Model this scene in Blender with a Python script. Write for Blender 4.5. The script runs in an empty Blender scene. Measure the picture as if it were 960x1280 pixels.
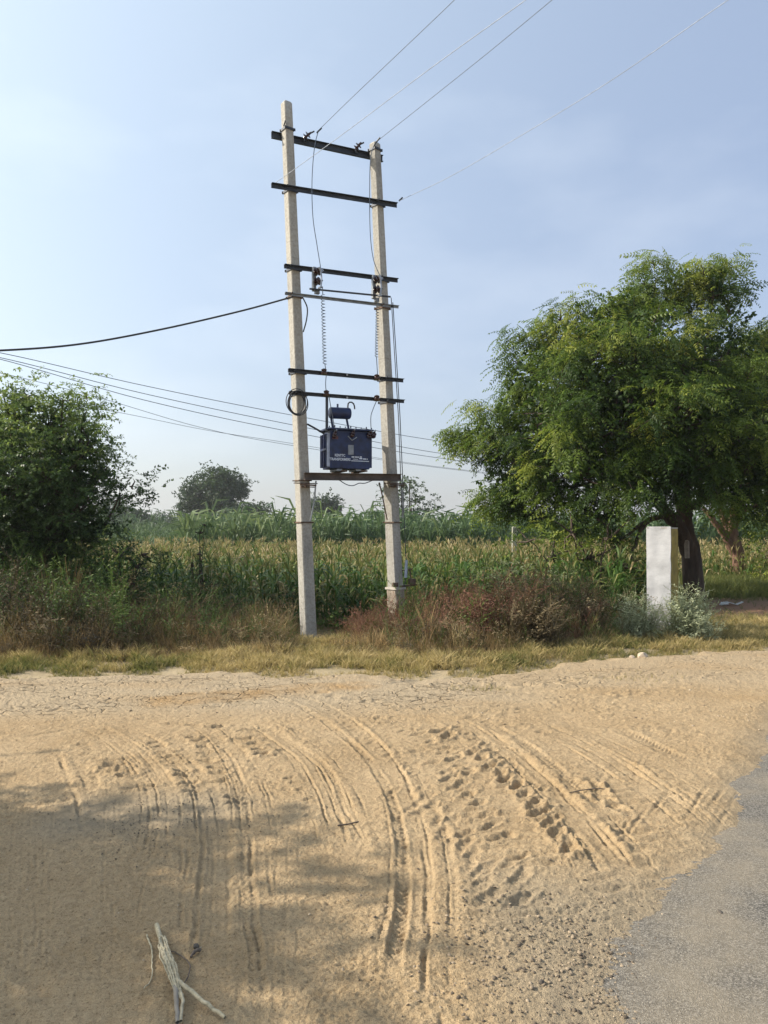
import bpy, math, random
import numpy as np
from mathutils import Vector, Matrix
random.seed(7)
R = np.random.default_rng(11)
scene = bpy.context.scene
C = scene.collection

# ------------------------------------------------------------------ camera
CAM_Z = 1.6
PITCH = math.radians(1.19)
cam_data = bpy.data.cameras.new("camera")
cam_data.sensor_fit = 'VERTICAL'
cam_data.sensor_height = 36.0
cam_data.lens = 27.0
cam_data.clip_start = 0.05
cam_data.clip_end = 8000
cam = bpy.data.objects.new("camera", cam_data)
cam.location = (0, 0, CAM_Z)
cam.rotation_euler = (math.pi / 2 + PITCH, 0, 0)
C.objects.link(cam)
scene.camera = cam

# ------------------------------------------------------------------ sky and sun
SUN_AZ = math.radians(273.0)      # clockwise from +Y
SUN_EL = math.radians(34.0)
world = bpy.data.worlds.new("World")
scene.world = world
world.use_nodes = True
wn, wl = world.node_tree.nodes, world.node_tree.links
sky = wn.new('ShaderNodeTexSky')
sky.sky_type = 'NISHITA'
sky.sun_disc = False
sky.sun_elevation = SUN_EL
sky.sun_rotation = SUN_AZ
sky.altitude = 200
sky.air_density = 1.0
sky.dust_density = 4.0
sky.ozone_density = 2.0
tc = wn.new('ShaderNodeTexCoord')
mp = wn.new('ShaderNodeMapping')
mp.inputs['Scale'].default_value = (1.0, 1.0, 2.6)
nz = wn.new('ShaderNodeTexNoise')
nz.inputs['Scale'].default_value = 2.3
nz.inputs['Detail'].default_value = 6
nz.inputs['Roughness'].default_value = 0.5
rmp = wn.new('ShaderNodeValToRGB')
rmp.color_ramp.elements[0].position = 0.5
rmp.color_ramp.elements[0].color = (0, 0, 0, 1)
rmp.color_ramp.elements[1].position = 0.8
rmp.color_ramp.elements[1].color = (0.38, 0.38, 0.38, 1)
cmix = wn.new('ShaderNodeMix'); cmix.data_type = 'RGBA'
cmix.inputs['B'].default_value = (6.2, 6.8, 7.6, 1)
wash = wn.new('ShaderNodeMix'); wash.data_type = 'RGBA'
wash.inputs['Factor'].default_value = 0.35
wash.inputs['B'].default_value = (5.3, 6.4, 8.5, 1)
bg = wn['Background']
SKY_STRENGTH = 0.106
bg.inputs['Strength'].default_value = SKY_STRENGTH
wl.new(tc.outputs['Generated'], mp.inputs['Vector'])
wl.new(mp.outputs['Vector'], nz.inputs['Vector'])
wl.new(nz.outputs['Fac'], rmp.inputs['Fac'])
wl.new(sky.outputs['Color'], wash.inputs['A'])
wl.new(wash.outputs['Result'], cmix.inputs['A'])
wl.new(rmp.outputs['Color'], cmix.inputs['Factor'])
# bright hazy aureole on the sun's side and pale haze along the horizon
SV = (math.sin(SUN_AZ) * math.cos(SUN_EL), math.cos(SUN_AZ) * math.cos(SUN_EL), math.sin(SUN_EL))
nrmz = wn.new('ShaderNodeVectorMath'); nrmz.operation = 'NORMALIZE'; wl.new(tc.outputs['Generated'], nrmz.inputs[0])
dot = wn.new('ShaderNodeVectorMath'); dot.operation = 'DOT_PRODUCT'; dot.inputs[1].default_value = SV; wl.new(nrmz.outputs['Vector'], dot.inputs[0])
mr = wn.new('ShaderNodeMapRange'); mr.inputs['From Min'].default_value = -0.15; mr.inputs['From Max'].default_value = 1.0; wl.new(dot.outputs['Value'], mr.inputs['Value'])
pw = wn.new('ShaderNodeMath'); pw.operation = 'POWER'; pw.inputs[1].default_value = 1.7; wl.new(mr.outputs['Result'], pw.inputs[0])
sp_ = wn.new('ShaderNodeSeparateXYZ'); wl.new(nrmz.outputs['Vector'], sp_.inputs[0])
hz1 = wn.new('ShaderNodeMath'); hz1.operation = 'ABSOLUTE'; wl.new(sp_.outputs['Z'], hz1.inputs[0])
hz2 = wn.new('ShaderNodeMath'); hz2.operation = 'MULTIPLY'; hz2.inputs[1].default_value = -7.0; wl.new(hz1.outputs[0], hz2.inputs[0])
hz3 = wn.new('ShaderNodeMath'); hz3.operation = 'EXPONENT'; wl.new(hz2.outputs[0], hz3.inputs[0])
def addcol(src, fac, col):
    v = wn.new('ShaderNodeMix'); v.data_type = 'RGBA'; v.blend_type = 'ADD'; v.clamp_factor = False
    v.inputs['B'].default_value = (*col, 1); wl.new(fac, v.inputs['Factor']); wl.new(src, v.inputs['A']); return v.outputs['Result']
o1 = addcol(cmix.outputs['Result'], pw.outputs[0], (3.1, 3.6, 3.1))
o2 = addcol(o1, hz3.outputs[0], (1.3, 0.9, 0.15))
wl.new(o2, bg.inputs['Color'])

sun_data = bpy.data.lights.new("sun", 'SUN')
sun_data.energy = 5.0
sun_data.angle = math.radians(0.55)
sun_data.color = (1.0, 0.91, 0.78)
sun = bpy.data.objects.new("sun", sun_data)
sdir = Vector((math.sin(SUN_AZ) * math.cos(SUN_EL), math.cos(SUN_AZ) * math.cos(SUN_EL), math.sin(SUN_EL)))
sun.rotation_euler = (-sdir).to_track_quat('-Z', 'Y').to_euler()
sun.location = sdir * 60
C.objects.link(sun)
scene.view_settings.view_transform = 'Standard'
scene.view_settings.look = 'None'
scene.view_settings.exposure = 0.50
scene.view_settings.gamma = 1
scene.render.engine = 'CYCLES'
scene.cycles.max_bounces = 6
scene.cycles.diffuse_bounces = 3
scene.cycles.transparent_max_bounces = 8
scene.cycles.use_denoising = True

# ------------------------------------------------------------------ helpers
def P(px, py, d):
    """photo pixel (960x1280) at depth d metres along +Y -> point"""
    t = (640 - py) / 960.0
    sx = (px - 480) / 960.0
    cy, cz = math.cos(PITCH) - t * math.sin(PITCH), math.sin(PITCH) + t * math.cos(PITCH)
    k = d / cy
    return Vector((sx * k, d, CAM_Z + cz * k))
def G(px, py, z=0.0):
    """photo pixel -> point on the ground"""
    t = (640 - py) / 960.0
    sx = (px - 480) / 960.0
    cy, cz = math.cos(PITCH) - t * math.sin(PITCH), math.sin(PITCH) + t * math.cos(PITCH)
    k = (z - CAM_Z) / cz
    return (sx * k, cy * k)

_perm = np.random.default_rng(5).permutation(256).astype(np.int64)
_perm = np.concatenate([_perm, _perm, _perm])
_ang = np.random.default_rng(6).random(256) * 2 * math.pi
_gx, _gy = np.cos(_ang), np.sin(_ang)
def pn(x, y, seed=0):
    x = np.asarray(x, float) + seed * 17.31
    y = np.asarray(y, float) + seed * 9.77
    xi = np.floor(x).astype(np.int64); yi = np.floor(y).astype(np.int64)
    xf = x - xi; yf = y - yi
    u = xf * xf * xf * (xf * (xf * 6 - 15) + 10); v = yf * yf * yf * (yf * (yf * 6 - 15) + 10)
    def g(ix, iy, fx, fy):
        h = _perm[_perm[ix & 255] + (iy & 255)]
        return _gx[h] * fx + _gy[h] * fy
    a = g(xi, yi, xf, yf); b = g(xi + 1, yi, xf - 1, yf)
    c = g(xi, yi + 1, xf, yf - 1); d = g(xi + 1, yi + 1, xf - 1, yf - 1)
    return (a + (b - a) * u) * (1 - v) + (c + (d - c) * u) * v
def fbm(x, y, o=3, seed=0):
    s = 0; a = 1.0
    for i in range(o):
        s = s + a * pn(x * 2 ** i, y * 2 ** i, seed + i); a *= 0.5
    return s
def sstep(a, b, x):
    t = np.clip((x - a) / (b - a), 0, 1)
    return t * t * (3 - 2 * t)

def obj(name, me, mat=None, parent=None):
    o = bpy.data.objects.new(name, me)
    if mat is not None:
        for m in (mat if isinstance(mat, (list, tuple)) else [mat]):
            me.materials.append(m)
    C.objects.link(o)
    if parent is not None:
        o.parent = parent
    return o
def tag(o, label=None, cat=None, group=None, kind=None):
    if label: o['label'] = label
    if cat: o['category'] = cat
    if group: o['group'] = group
    if kind: o['kind'] = kind
    return o
def empty(name, loc, label, cat, group=None):
    o = bpy.data.objects.new(name, None)
    o.empty_display_size = 0.2
    o.location = loc
    C.objects.link(o)
    return tag(o, label, cat, group)

def quads_mesh(name, V, Q, tint=None, smooth=False, attrs=None):
    me = bpy.data.meshes.new(name)
    V = np.ascontiguousarray(V, np.float32); Q = np.ascontiguousarray(Q, np.int32)
    k = Q.shape[1]
    me.vertices.add(len(V)); me.vertices.foreach_set('co', V.ravel())
    me.loops.add(len(Q) * k); me.loops.foreach_set('vertex_index', Q.ravel())
    me.polygons.add(len(Q))
    me.polygons.foreach_set('loop_start', np.arange(0, len(Q) * k, k, dtype=np.int32))
    me.update(calc_edges=True)
    if smooth:
        me.polygons.foreach_set('use_smooth', np.ones(len(Q), bool))
    for nm, arr in ([('tint', tint)] if tint is not None else []) + list((attrs or {}).items()):
        a = me.attributes.new(nm, 'FLOAT', 'POINT')
        a.data.foreach_set('value', np.ascontiguousarray(arr, np.float32))
    me.update()
    return me

class Acc:
    """accumulates quads (numpy) with a per-vertex tint"""
    def __init__(s): s.V = []; s.Q = []; s.T = []; s.n = 0
    def add(s, V, Q, T):
        V = np.asarray(V, float).reshape(-1, 3)
        s.V.append(V); s.Q.append(np.asarray(Q, np.int64) + s.n)
        s.T.append(np.broadcast_to(np.asarray(T, float), (len(V),)) if np.ndim(T) <= 1 else T); s.n += len(V)
    def rep(s, tv, tq, pos, M, tint, tv_t=None):
        """replicate template; M (k,3,3)"""
        tv = np.asarray(tv, float); tq = np.asarray(tq, np.int64); k = len(pos)
        V = np.einsum('kij,nj->kni', M, tv) + np.asarray(pos)[:, None, :]
        Q = tq[None] + (np.arange(k) * len(tv))[:, None, None]
        T = np.repeat(np.asarray(tint, float), len(tv)).reshape(k, len(tv))
        if tv_t is not None: T = T + np.asarray(tv_t)[None]
        s.add(V.reshape(-1, 3), Q.reshape(-1, 4), T.ravel())
    def mesh(s, name, smooth=False):
        return quads_mesh(name, np.concatenate(s.V), np.concatenate(s.Q), np.clip(np.concatenate(s.T), 0, 1), smooth)
    def tube(s, pts, rad, n=5, T=0.5):
        pts = np.asarray([tuple(p) for p in pts], float); m = len(pts)
        rad = np.broadcast_to(np.asarray(rad, float), (m,))
        tg = np.gradient(pts, axis=0); tg /= np.linalg.norm(tg, axis=1, keepdims=True) + 1e-9
        ref = np.array([0.13, 0.31, 0.94]) if abs(tg[0][2]) < 0.9 else np.array([1.0, 0.1, 0.0])
        u = np.cross(tg[0], ref); u /= np.linalg.norm(u)
        th = np.arange(n) / n * 2 * math.pi
        rings = []
        for i in range(m):
            u = u - tg[i] * np.dot(u, tg[i]); u /= np.linalg.norm(u) + 1e-9
            w = np.cross(tg[i], u)
            rings.append(pts[i] + rad[i] * (np.cos(th)[:, None] * u + np.sin(th)[:, None] * w))
        V = np.concatenate(rings); Q = []
        for i in range(m - 1):
            for j in range(n):
                a, b = i * n + j, i * n + (j + 1) % n
                Q.append((a, b, b + n, a + n))
        s.add(V, Q, T)

def rot(yaw, tilt, roll, sc=None):
    """batch matrices: Rz(yaw) Ry(tilt) Rx(roll) * scale"""
    yaw, tilt, roll = np.broadcast_arrays(*[np.asarray(a, float) for a in (yaw, tilt, roll)])
    cz, sz, cy, sy, cx, sx = np.cos(yaw), np.sin(yaw), np.cos(tilt), np.sin(tilt), np.cos(roll), np.sin(roll)
    M = np.empty((len(yaw), 3, 3))
    M[:, 0, 0] = cz * cy; M[:, 0, 1] = cz * sy * sx - sz * cx; M[:, 0, 2] = cz * sy * cx + sz * sx
    M[:, 1, 0] = sz * cy; M[:, 1, 1] = sz * sy * sx + cz * cx; M[:, 1, 2] = sz * sy * cx - cz * sx
    M[:, 2, 0] = -sy; M[:, 2, 1] = cy * sx; M[:, 2, 2] = cy * cx
    if sc is not None:
        M = M * (np.asarray(sc)[:, None, None] if np.ndim(sc) == 1 else np.asarray(sc)[:, None, :])
    return M

class B:
    """small mechanical mesh builder"""
    def __init__(s): s.v = []; s.f = []
    def box(s, c, d, ax=None, ch=0.0):
        ax = ax or (Vector((1, 0, 0)), Vector((0, 1, 0)), Vector((0, 0, 1)))
        c = Vector(c); o = len(s.v)
        for i in (-1, 1):
            for j in (-1, 1):
                for k in (-1, 1):
                    s.v.append(c + ax[0] * i * d[0] / 2 + ax[1] * j * d[1] / 2 + ax[2] * k * d[2] / 2)
        s.f += [tuple(o + q for q in f) for f in ((0, 1, 3, 2), (4, 6, 7, 5), (0, 4, 5, 1), (2, 3, 7, 6), (0, 2, 6, 4), (1, 5, 7, 3))]
    def tube(s, pts, r, n=8, cap=True):
        pts = [Vector(p) for p in pts]; m = len(pts)
        rr = [r] * m if not hasattr(r, '__len__') else r
        u = None; o = len(s.v)
        for i in range(m):
            t = (pts[min(i + 1, m - 1)] - pts[max(i - 1, 0)]).normalized()
            if u is None:
                u = t.orthogonal().normalized()
            u = (u - t * u.dot(t)).normalized(); w = t.cross(u)
            for j in range(n):
                a = 2 * math.pi * j / n
                s.v.append(pts[i] + (u * math.cos(a) + w * math.sin(a)) * rr[i])
        for i in range(m - 1):
            for j in range(n):
                a, b = o + i * n + j, o + i * n + (j + 1) % n
                s.f.append((a, b, b + n, a + n))
        if cap:
            s.f.append(tuple(o + j for j in range(n))[::-1]); s.f.append(tuple(o + (m - 1) * n + j for j in range(n)))
    def build(s, name, mat, parent=None, smooth=True, origin=None, bevel=0):
        inv = Vector((0, 0, 0)) if origin is None else Vector(origin)
        me = bpy.data.meshes.new(name)
        me.from_pydata([tuple(Vector(p) - inv) for p in s.v], [], s.f)
        me.update()
        if smooth:
            me.shade_smooth(); me.set_sharp_from_angle(angle=math.radians(35))
        o = obj(name, me, mat, parent)
        if origin is not None and parent is None: o.location = inv
        if bevel:
            b = o.modifiers.new('bevel', 'BEVEL'); b.width = bevel; b.segments = 2; b.limit_method = 'ANGLE'
        return o

# ------------------------------------------------------------------ materials
def mat(name):
    m = bpy.data.materials.new(name); m.use_nodes = True
    return m, m.node_tree.nodes, m.node_tree.links, m.node_tree.nodes['Principled BSDF']
def ramp(n, stops):
    r = n.new('ShaderNodeValToRGB'); e = r.color_ramp.elements
    while len(e) < len(stops): e.new(0.5)
    for i, (p, c) in enumerate(stops):
        e[i].position = p; e[i].color = (*c, 1)
    return r
def noise(n, l, scale, detail=4, rough=0.55, coord='Object', scl=None, dist=0):
    t = n.new('ShaderNodeTexCoord'); x = n.new('ShaderNodeTexNoise')
    x.inputs['Scale'].default_value = scale; x.inputs['Detail'].default_value = detail; x.inputs['Roughness'].default_value = rough
    x.inputs['Distortion'].default_value = dist
    src = t.outputs[coord]
    if scl:
        m = n.new('ShaderNodeMapping'); m.inputs['Scale'].default_value = scl; l.new(src, m.inputs['Vector']); src = m.outputs['Vector']
    l.new(src, x.inputs['Vector'])
    return x
def mix(n, l, a, b, f, mode='MIX'):
    m = n.new('ShaderNodeMix'); m.data_type = 'RGBA'; m.blend_type = mode
    for k, v in (('A', a), ('B', b), ('Factor', f)):
        if hasattr(v, 'node'): l.new(v, m.inputs[k])
        elif k == 'Factor': m.inputs[k].default_value = v
        else: m.inputs[k].default_value = (*v, 1)
    return m.outputs['Result']
def bump(n, l, h, strength, dist, p, prev=None):
    b = n.new('ShaderNodeBump'); b.inputs['Strength'].default_value = strength; b.inputs['Distance'].default_value = dist
    l.new(h, b.inputs['Height'])
    if prev: l.new(prev, b.inputs['Normal'])
    l.new(b.outputs['Normal'], p.inputs['Normal'])
    return b.outputs['Normal']

def leaf_mat(name, stops, trans=0.35, rough=0.55, vary=0.0, spec=0.35):
    m, n, l, p = mat(name)
    a = n.new('ShaderNodeAttribute'); a.attribute_name = 'tint'
    r = ramp(n, stops); l.new(a.outputs['Fac'], r.inputs['Fac'])
    p.inputs['Roughness'].default_value = rough
    p.inputs['Specular IOR Level'].default_value = spec
    col = r.outputs['Color']
    l.new(col, p.inputs['Base Color'])
    if trans > 0:
        t = n.new('ShaderNodeBsdfTranslucent')
        tcl = mix(n, l, col, (0.9, 1.0, 0.25), 0.35, 'MULTIPLY')
        g = n.new('ShaderNodeGamma'); g.inputs['Gamma'].default_value = 0.85
        l.new(tcl, g.inputs['Color']); l.new(g.outputs['Color'], t.inputs['Color'])
        ms = n.new('ShaderNodeMixShader'); ms.inputs['Fac'].default_value = trans
        l.new(p.outputs['BSDF'], ms.inputs[1]); l.new(t.outputs['BSDF'], ms.inputs[2])
        l.new(ms.outputs['Shader'], n['Material Output'].inputs['Surface'])
    return m
def bark_mat(name, c1, c2, scale=6):
    m, n, l, p = mat(name)
    x = noise(n, l, scale, 6, 0.65, scl=(1, 1, 0.25))
    r = ramp(n, [(0.3, c1), (0.7, c2)]); l.new(x.outputs['Fac'], r.inputs['Fac'])
    l.new(r.outputs['Color'], p.inputs['Base Color']); p.inputs['Roughness'].default_value = 0.9
    bump(n, l, x.outputs['Fac'], 0.9, 0.05, p)
    return m
def plain(name, c, rough=0.6, metal=0.0, var=0.25, scale=14):
    m, n, l, p = mat(name)
    x = noise(n, l, scale, 5)
    r = ramp(n, [(0.3, tuple(v * (1 - var) for v in c)), (0.7, tuple(min(1, v * (1 + var)) for v in c))])
    l.new(x.outputs['Fac'], r.inputs['Fac']); l.new(r.outputs['Color'], p.inputs['Base Color'])
    p.inputs['Roughness'].default_value = rough; p.inputs['Metallic'].default_value = metal
    bump(n, l, x.outputs['Fac'], 0.15, 0.005, p)
    return m

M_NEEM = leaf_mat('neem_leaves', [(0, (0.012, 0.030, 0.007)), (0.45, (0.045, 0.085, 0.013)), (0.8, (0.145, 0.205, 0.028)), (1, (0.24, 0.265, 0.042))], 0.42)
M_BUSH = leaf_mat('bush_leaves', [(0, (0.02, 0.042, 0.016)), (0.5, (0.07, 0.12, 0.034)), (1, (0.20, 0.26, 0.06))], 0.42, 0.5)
M_FAR = leaf_mat('far_tree_leaves', [(0, (0.018, 0.042, 0.014)), (0.6, (0.045, 0.085, 0.024)), (1, (0.09, 0.14, 0.04))], 0.2)
M_CROP = leaf_mat('crop_leaves', [(0, (0.03, 0.075, 0.016)), (0.3, (0.075, 0.14, 0.026)), (0.5, (0.16, 0.17, 0.05)), (0.72, (0.31, 0.235, 0.11)), (1, (0.46, 0.37, 0.20))], 0.3)
M_CANE = leaf_mat('cane_leaves', [(0, (0.03, 0.068, 0.028)), (0.6, (0.078, 0.13, 0.055)), (1, (0.19, 0.24, 0.10))], 0.3)
M_GRASS = leaf_mat('grass_blades', [(0, (0.07, 0.105, 0.025)), (0.35, (0.17, 0.17, 0.05)), (0.65, (0.36, 0.28, 0.115)), (1, (0.52, 0.41, 0.21))], 0.3, 0.7)
M_STRAW = leaf_mat('dry_straw', [(0, (0.10, 0.065, 0.035)), (0.4, (0.25, 0.165, 0.075)), (0.75, (0.40, 0.275, 0.13)), (1, (0.54, 0.42, 0.22))], 0.25, 0.8)
M_BROWN = leaf_mat('dry_brown_weed', [(0, (0.045, 0.036, 0.022)), (0.5, (0.14, 0.105, 0.055)), (1, (0.30, 0.23, 0.12))], 0.15, 0.8)
M_RED = leaf_mat('reddish_weed', [(0, (0.055, 0.024, 0.018)), (0.5, (0.18, 0.082, 0.052)), (1, (0.34, 0.21, 0.125))], 0.25, 0.8)
M_GREEN = leaf_mat('green_weed', [(0, (0.02, 0.045, 0.012)), (0.5, (0.06, 0.11, 0.02)), (1, (0.14, 0.20, 0.04))], 0.3)
M_SILVER = leaf_mat('silvery_weed', [(0, (0.12, 0.14, 0.07)), (0.5, (0.30, 0.33, 0.19)), (1, (0.52, 0.53, 0.34))], 0.25, 0.7)
M_BARK = bark_mat('dark_bark', (0.025, 0.017, 0.012), (0.10, 0.07, 0.05))
M_BARK2 = bark_mat('reddish_bark', (0.07, 0.035, 0.022), (0.24, 0.14, 0.09))
M_STEEL = plain('galvanised_steel_dark', (0.035, 0.042, 0.055), 0.55, 0.3)
M_GREY = plain('grey_metal', (0.22, 0.24, 0.26), 0.5, 0.4)
M_RUST = plain('rusty_steel', (0.10, 0.065, 0.045), 0.85, 0.1, 0.5)
M_BLUE = plain('navy_paint', (0.007, 0.018, 0.068), 0.5, 0.0, 0.55, 9)
M_SLEEVE_LITFIN = plain('pale_sleeve_lit_fin', (0.30, 0.34, 0.42), 0.5, 0.2)
M_PORC = plain('brown_porcelain', (0.035, 0.015, 0.013), 0.2)
M_WHITE = plain('white_lettering', (0.60, 0.66, 0.74), 0.6, 0, 0.2, 80)
M_CABLE = plain('black_cable', (0.02, 0.022, 0.026), 0.6)
M_ALU = plain('aluminium_conductor', (0.30, 0.33, 0.38), 0.4, 0.5)
M_WIRE = plain('weathered_wire', (0.10, 0.12, 0.15), 0.5, 0.4)
M_STRAWWOOD = plain('bleached_stalk', (0.42, 0.36, 0.24), 0.85, 0, 0.35, 60)
M_STICK = plain('grey_brown_twig', (0.13, 0.10, 0.075), 0.9, 0, 0.3, 60)

def concrete(name, pale, stain):
    m, n, l, p = mat(name)
    x = noise(n, l, 3.0, 8, 0.7, scl=(1, 1, 0.35)); y = noise(n, l, 30, 4, 0.7)
    z = noise(n, l, 2.5, 3, 0.6, scl=(0.2, 0.2, 14))
    r = ramp(n, [(0.25, stain), (0.5, tuple(v * 0.9 for v in pale)), (0.75, pale)]); l.new(x.outputs['Fac'], r.inputs['Fac'])
    r2 = ramp(n, [(0.35, (0.72, 0.70, 0.68)), (0.6, (1, 1, 1))]); l.new(y.outputs['Fac'], r2.inputs['Fac'])
    c = mix(n, l, r.outputs['Color'], r2.outputs['Color'], 1.0, 'MULTIPLY')
    r3 = ramp(n, [(0.30, (0.62, 0.60, 0.58)), (0.37, (1, 1, 1))]); l.new(z.outputs['Fac'], r3.inputs['Fac'])
    c = mix(n, l, c, r3.outputs['Color'], 0.9, 'MULTIPLY')
    l.new(c, p.inputs['Base Color']); p.inputs['Roughness'].default_value = 0.9
    b = bump(n, l, x.outputs['Fac'], 0.5, 0.02, p); bump(n, l, y.outputs['Fac'], 0.5, 0.006, p, b)
    return m
M_CONC = concrete('weathered_pole_concrete', (0.43, 0.415, 0.37), (0.24, 0.235, 0.22))
M_ROUGHC = concrete('crumbling_concrete', (0.44, 0.37, 0.29), (0.06, 0.045, 0.035))
M_POST = concrete('fence_post_concrete', (0.45, 0.44, 0.36), (0.25, 0.25, 0.18))

# ------------------------------------------------------------------ ground, sand, road
def seg_dist(px, py, poly):
    """nearest distance, arc length, signed side for points to polyline"""
    poly = np.asarray(poly, float)
    best = np.full(px.shape, 1e9); arc = np.zeros(px.shape); side = np.zeros(px.shape); acc = 0.0
    for i in range(len(poly) - 1):
        a, b = poly[i], poly[i + 1]; d = b - a; L = np.hypot(*d)
        if L < 1e-6: continue
        t = np.clip(((px - a[0]) * d[0] + (py - a[1]) * d[1]) / L ** 2, 0, 1)
        ex = px - (a[0] + t * d[0]); ey = py - (a[1] + t * d[1])
        q = np.hypot(ex, ey); m = q < best
        best = np.where(m, q, best); arc = np.where(m, acc + t * L, arc)
        side = np.where(m, np.sign(d[0] * ey - d[1] * ex), side); acc += L
    return best, arc, side, acc
def spline(pts, k=8):
    p = [np.asarray(q, float) for q in pts]; p = [2 * p[0] - p[1]] + p + [2 * p[-1] - p[-2]]; out = []
    for i in range(1, len(p) - 2):
        for j in range(k):
            t = j / k
            out.append(0.5 * ((2 * p[i]) + (p[i + 1] - p[i - 1]) * t + (2 * p[i - 1] - 5 * p[i] + 4 * p[i + 1] - p[i + 2]) * t * t + (3 * p[i] - p[i - 1] - 3 * p[i + 1] + p[i + 2]) * t ** 3))
    out.append(p[-2]); return np.array(out)
# asphalt edge and verge edge, as ground polylines
ASPH = [(0.1, -8.0), (0.35, 0.0), (0.62, 1.9)] + [G(*q) for q in ((806, 1280), (770, 1230), (786, 1180), (852, 1118), (915, 1070), (948, 1010), (964, 950), (984, 900))] + [(5.6, 8.8), (9.5, 12.2), (30, 28)]
VERGE = [(-60, 7.2), (-12, 7.9), (-6, 8.15)] + [G(*q) for q in ((0, 848), (150, 845), (280, 842), (420, 847), (600, 847), (650, 840), (700, 831), (800, 822), (960, 814))] + [(7.5, 11.2), (14, 16.5), (60, 50)]
ASPH = np.array(ASPH); VERGE = np.array(VERGE)
def signed(px, py, poly):
    d, a, s, _ = seg_dist(px, py, poly); return d * s    # + on the left of the direction of travel
def verge_y(x):
    return np.interp(x, VERGE[:, 0], VERGE[:, 1])

def crust(x, y):
    s = sstep(6.0, 6.9, y + 0.35 * pn(x * 0.8, y * 0.8, 3) - 0.10 * (x + 2)) * (1 - sstep(0.5, 2.2, x))
    s = np.maximum(s, 0.55 * sstep(7.2, 7.8, y + 0.3 * pn(x * .7, y * 1.2, 8)))
    return s
TR = []   # (kind, polyline, params)
def track(kind, pts, **k):
    if kind == 'groove' and k['w'] < 0.03: k['w'] *= 0.72
    if kind == 'pits': k['b'] *= 0.8
    k['d'] = k['d'] * (0.75 if kind in ('groove', 'ridge', 'flat') else 0.9)
    TR.append((kind, spline([G(*q) for q in pts]), k))
track('chev', [(322, 868), (368, 885), (405, 908), (452, 948), (478, 985), (493, 1020), (501, 1060), (504, 1100), (502, 1150), (494, 1205), (484, 1280)], w=0.030, d=0.014)
track('flat', [(335, 868), (395, 885), (440, 915), (478, 955), (503, 1000), (518, 1050), (522, 1110), (518, 1170), (508, 1280)], w=0.07, d=0.006)
track('groove', [(350, 868), (412, 888), (460, 922), (495, 962), (515, 1005), (527, 1055), (533, 1110), (533, 1170), (528, 1280)], w=0.016, d=0.018)
track('groove', [(556, 1075), (562, 1120), (560, 1200)], w=0.010, d=0.006)
track('flat', [(528, 990), (548, 1060), (555, 1130), (552, 1200), (545, 1280)], w=0.06, d=0.004)
track('flat', [(597, 918), (650, 960), (705, 1015), (750, 1070), (785, 1115)], w=0.085, d=0.010)
track('groove', [(588, 920), (640, 966), (690, 1022), (728, 1070), (768, 1122)], w=0.016, d=0.020)
track('ridge', [(598, 920), (652, 966), (703, 1022), (742, 1070), (780, 1120)], w=0.018, d=0.016)
track('groove', [(606, 916), (664, 962), (718, 1017), (762, 1068), (800, 1114)], w=0.016, d=0.022)
track('ridge', [(616, 914), (674, 958), (730, 1013), (776, 1064), (812, 1104)], w=0.022, d=0.018)
track('flat', [(700, 926), (758, 955), (825, 997), (880, 1040)], w=0.05, d=0.008)
track('groove', [(715, 926), (775, 955), (840, 997), (893, 1040)], w=0.012, d=0.018)
track('groove', [(690, 930), (748, 965), (808, 1005), (862, 1050)], w=0.018, d=0.022)
track('ridge', [(700, 922), (765, 948), (850, 992), (905, 1032)], w=0.02, d=0.012)
for q in range(4):
    track('groove', [(843 - q * 17, 985 + q * 12), (820 - q * 20, 1018 + q * 14), (790 - q * 19, 1055 + q * 14)], w=0.02, d=0.015)
for q in range(3):
    track('groove', [(926 - q * 19, 985 - q * 3), (905 - q * 19, 1025 - q * 3), (886 - q * 19, 1052 - q * 3)], w=0.018, d=0.013)
for q in range(4):
    track('groove', [(805 - q * 16, 950 + q * 6), (790 - q * 16, 985 + q * 7)], w=0.02, d=0.012)
for q in range(3):
    track('groove', [(760 - q * 14, 1105 + q * 14), (735 - q * 14, 1140 + q * 14)], w=0.014, d=0.016)
# left side tracks
track('groove', [(150, 920), (195, 950), (232, 977), (249, 1015), (254, 1070), (250, 1120), (243, 1180), (238, 1280)], w=0.017, d=0.020)
track('flat', [(160, 918), (208, 948), (246, 977), (266, 1015), (274, 1070), (270, 1140), (262, 1280)], w=0.06, d=0.008)
track('ridge', [(140, 924), (183, 953), (221, 982), (238, 1018), (243, 1070), (239, 1150)], w=0.03, d=0.010)
track('groove', [(270, 930), (295, 968), (310, 1015), (314, 1080), (318, 1145), (326, 1210), (334, 1280)], w=0.016, d=0.022)
track('groove', [(257, 932), (280, 970), (295, 1012), (300, 1050)], w=0.015, d=0.018)
track('chev', [(263, 931), (288, 969), (303, 1014), (308, 1080), (309, 1145), (318, 1210), (324, 1280)], w=0.022, d=0.005)
track('groove', [(350, 933), (395, 963), (415, 998), (427, 1037), (440, 1075)], w=0.016, d=0.022)
track('chev', [(362, 935), (405, 965), (424, 998), (436, 1037)], w=0.022, d=0.010)
track('groove', [(380, 948), (415, 982), (431, 1020), (448, 1050), (466, 1082)], w=0.014, d=0.016)
track('flat', [(300, 905), (350, 935), (395, 975), (430, 1040), (455, 1100)], w=0.10, d=0.004)
track('groove', [(72, 948), (85, 983), (97, 1015), (104, 1052)], w=0.020, d=0.020)
track('ridge', [(80, 945), (95, 983), (107, 1015), (114, 1052)], w=0.024, d=0.012)
track('chev', [(95, 950), (113, 985), (122, 1020)], w=0.05, d=0.008)
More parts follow.
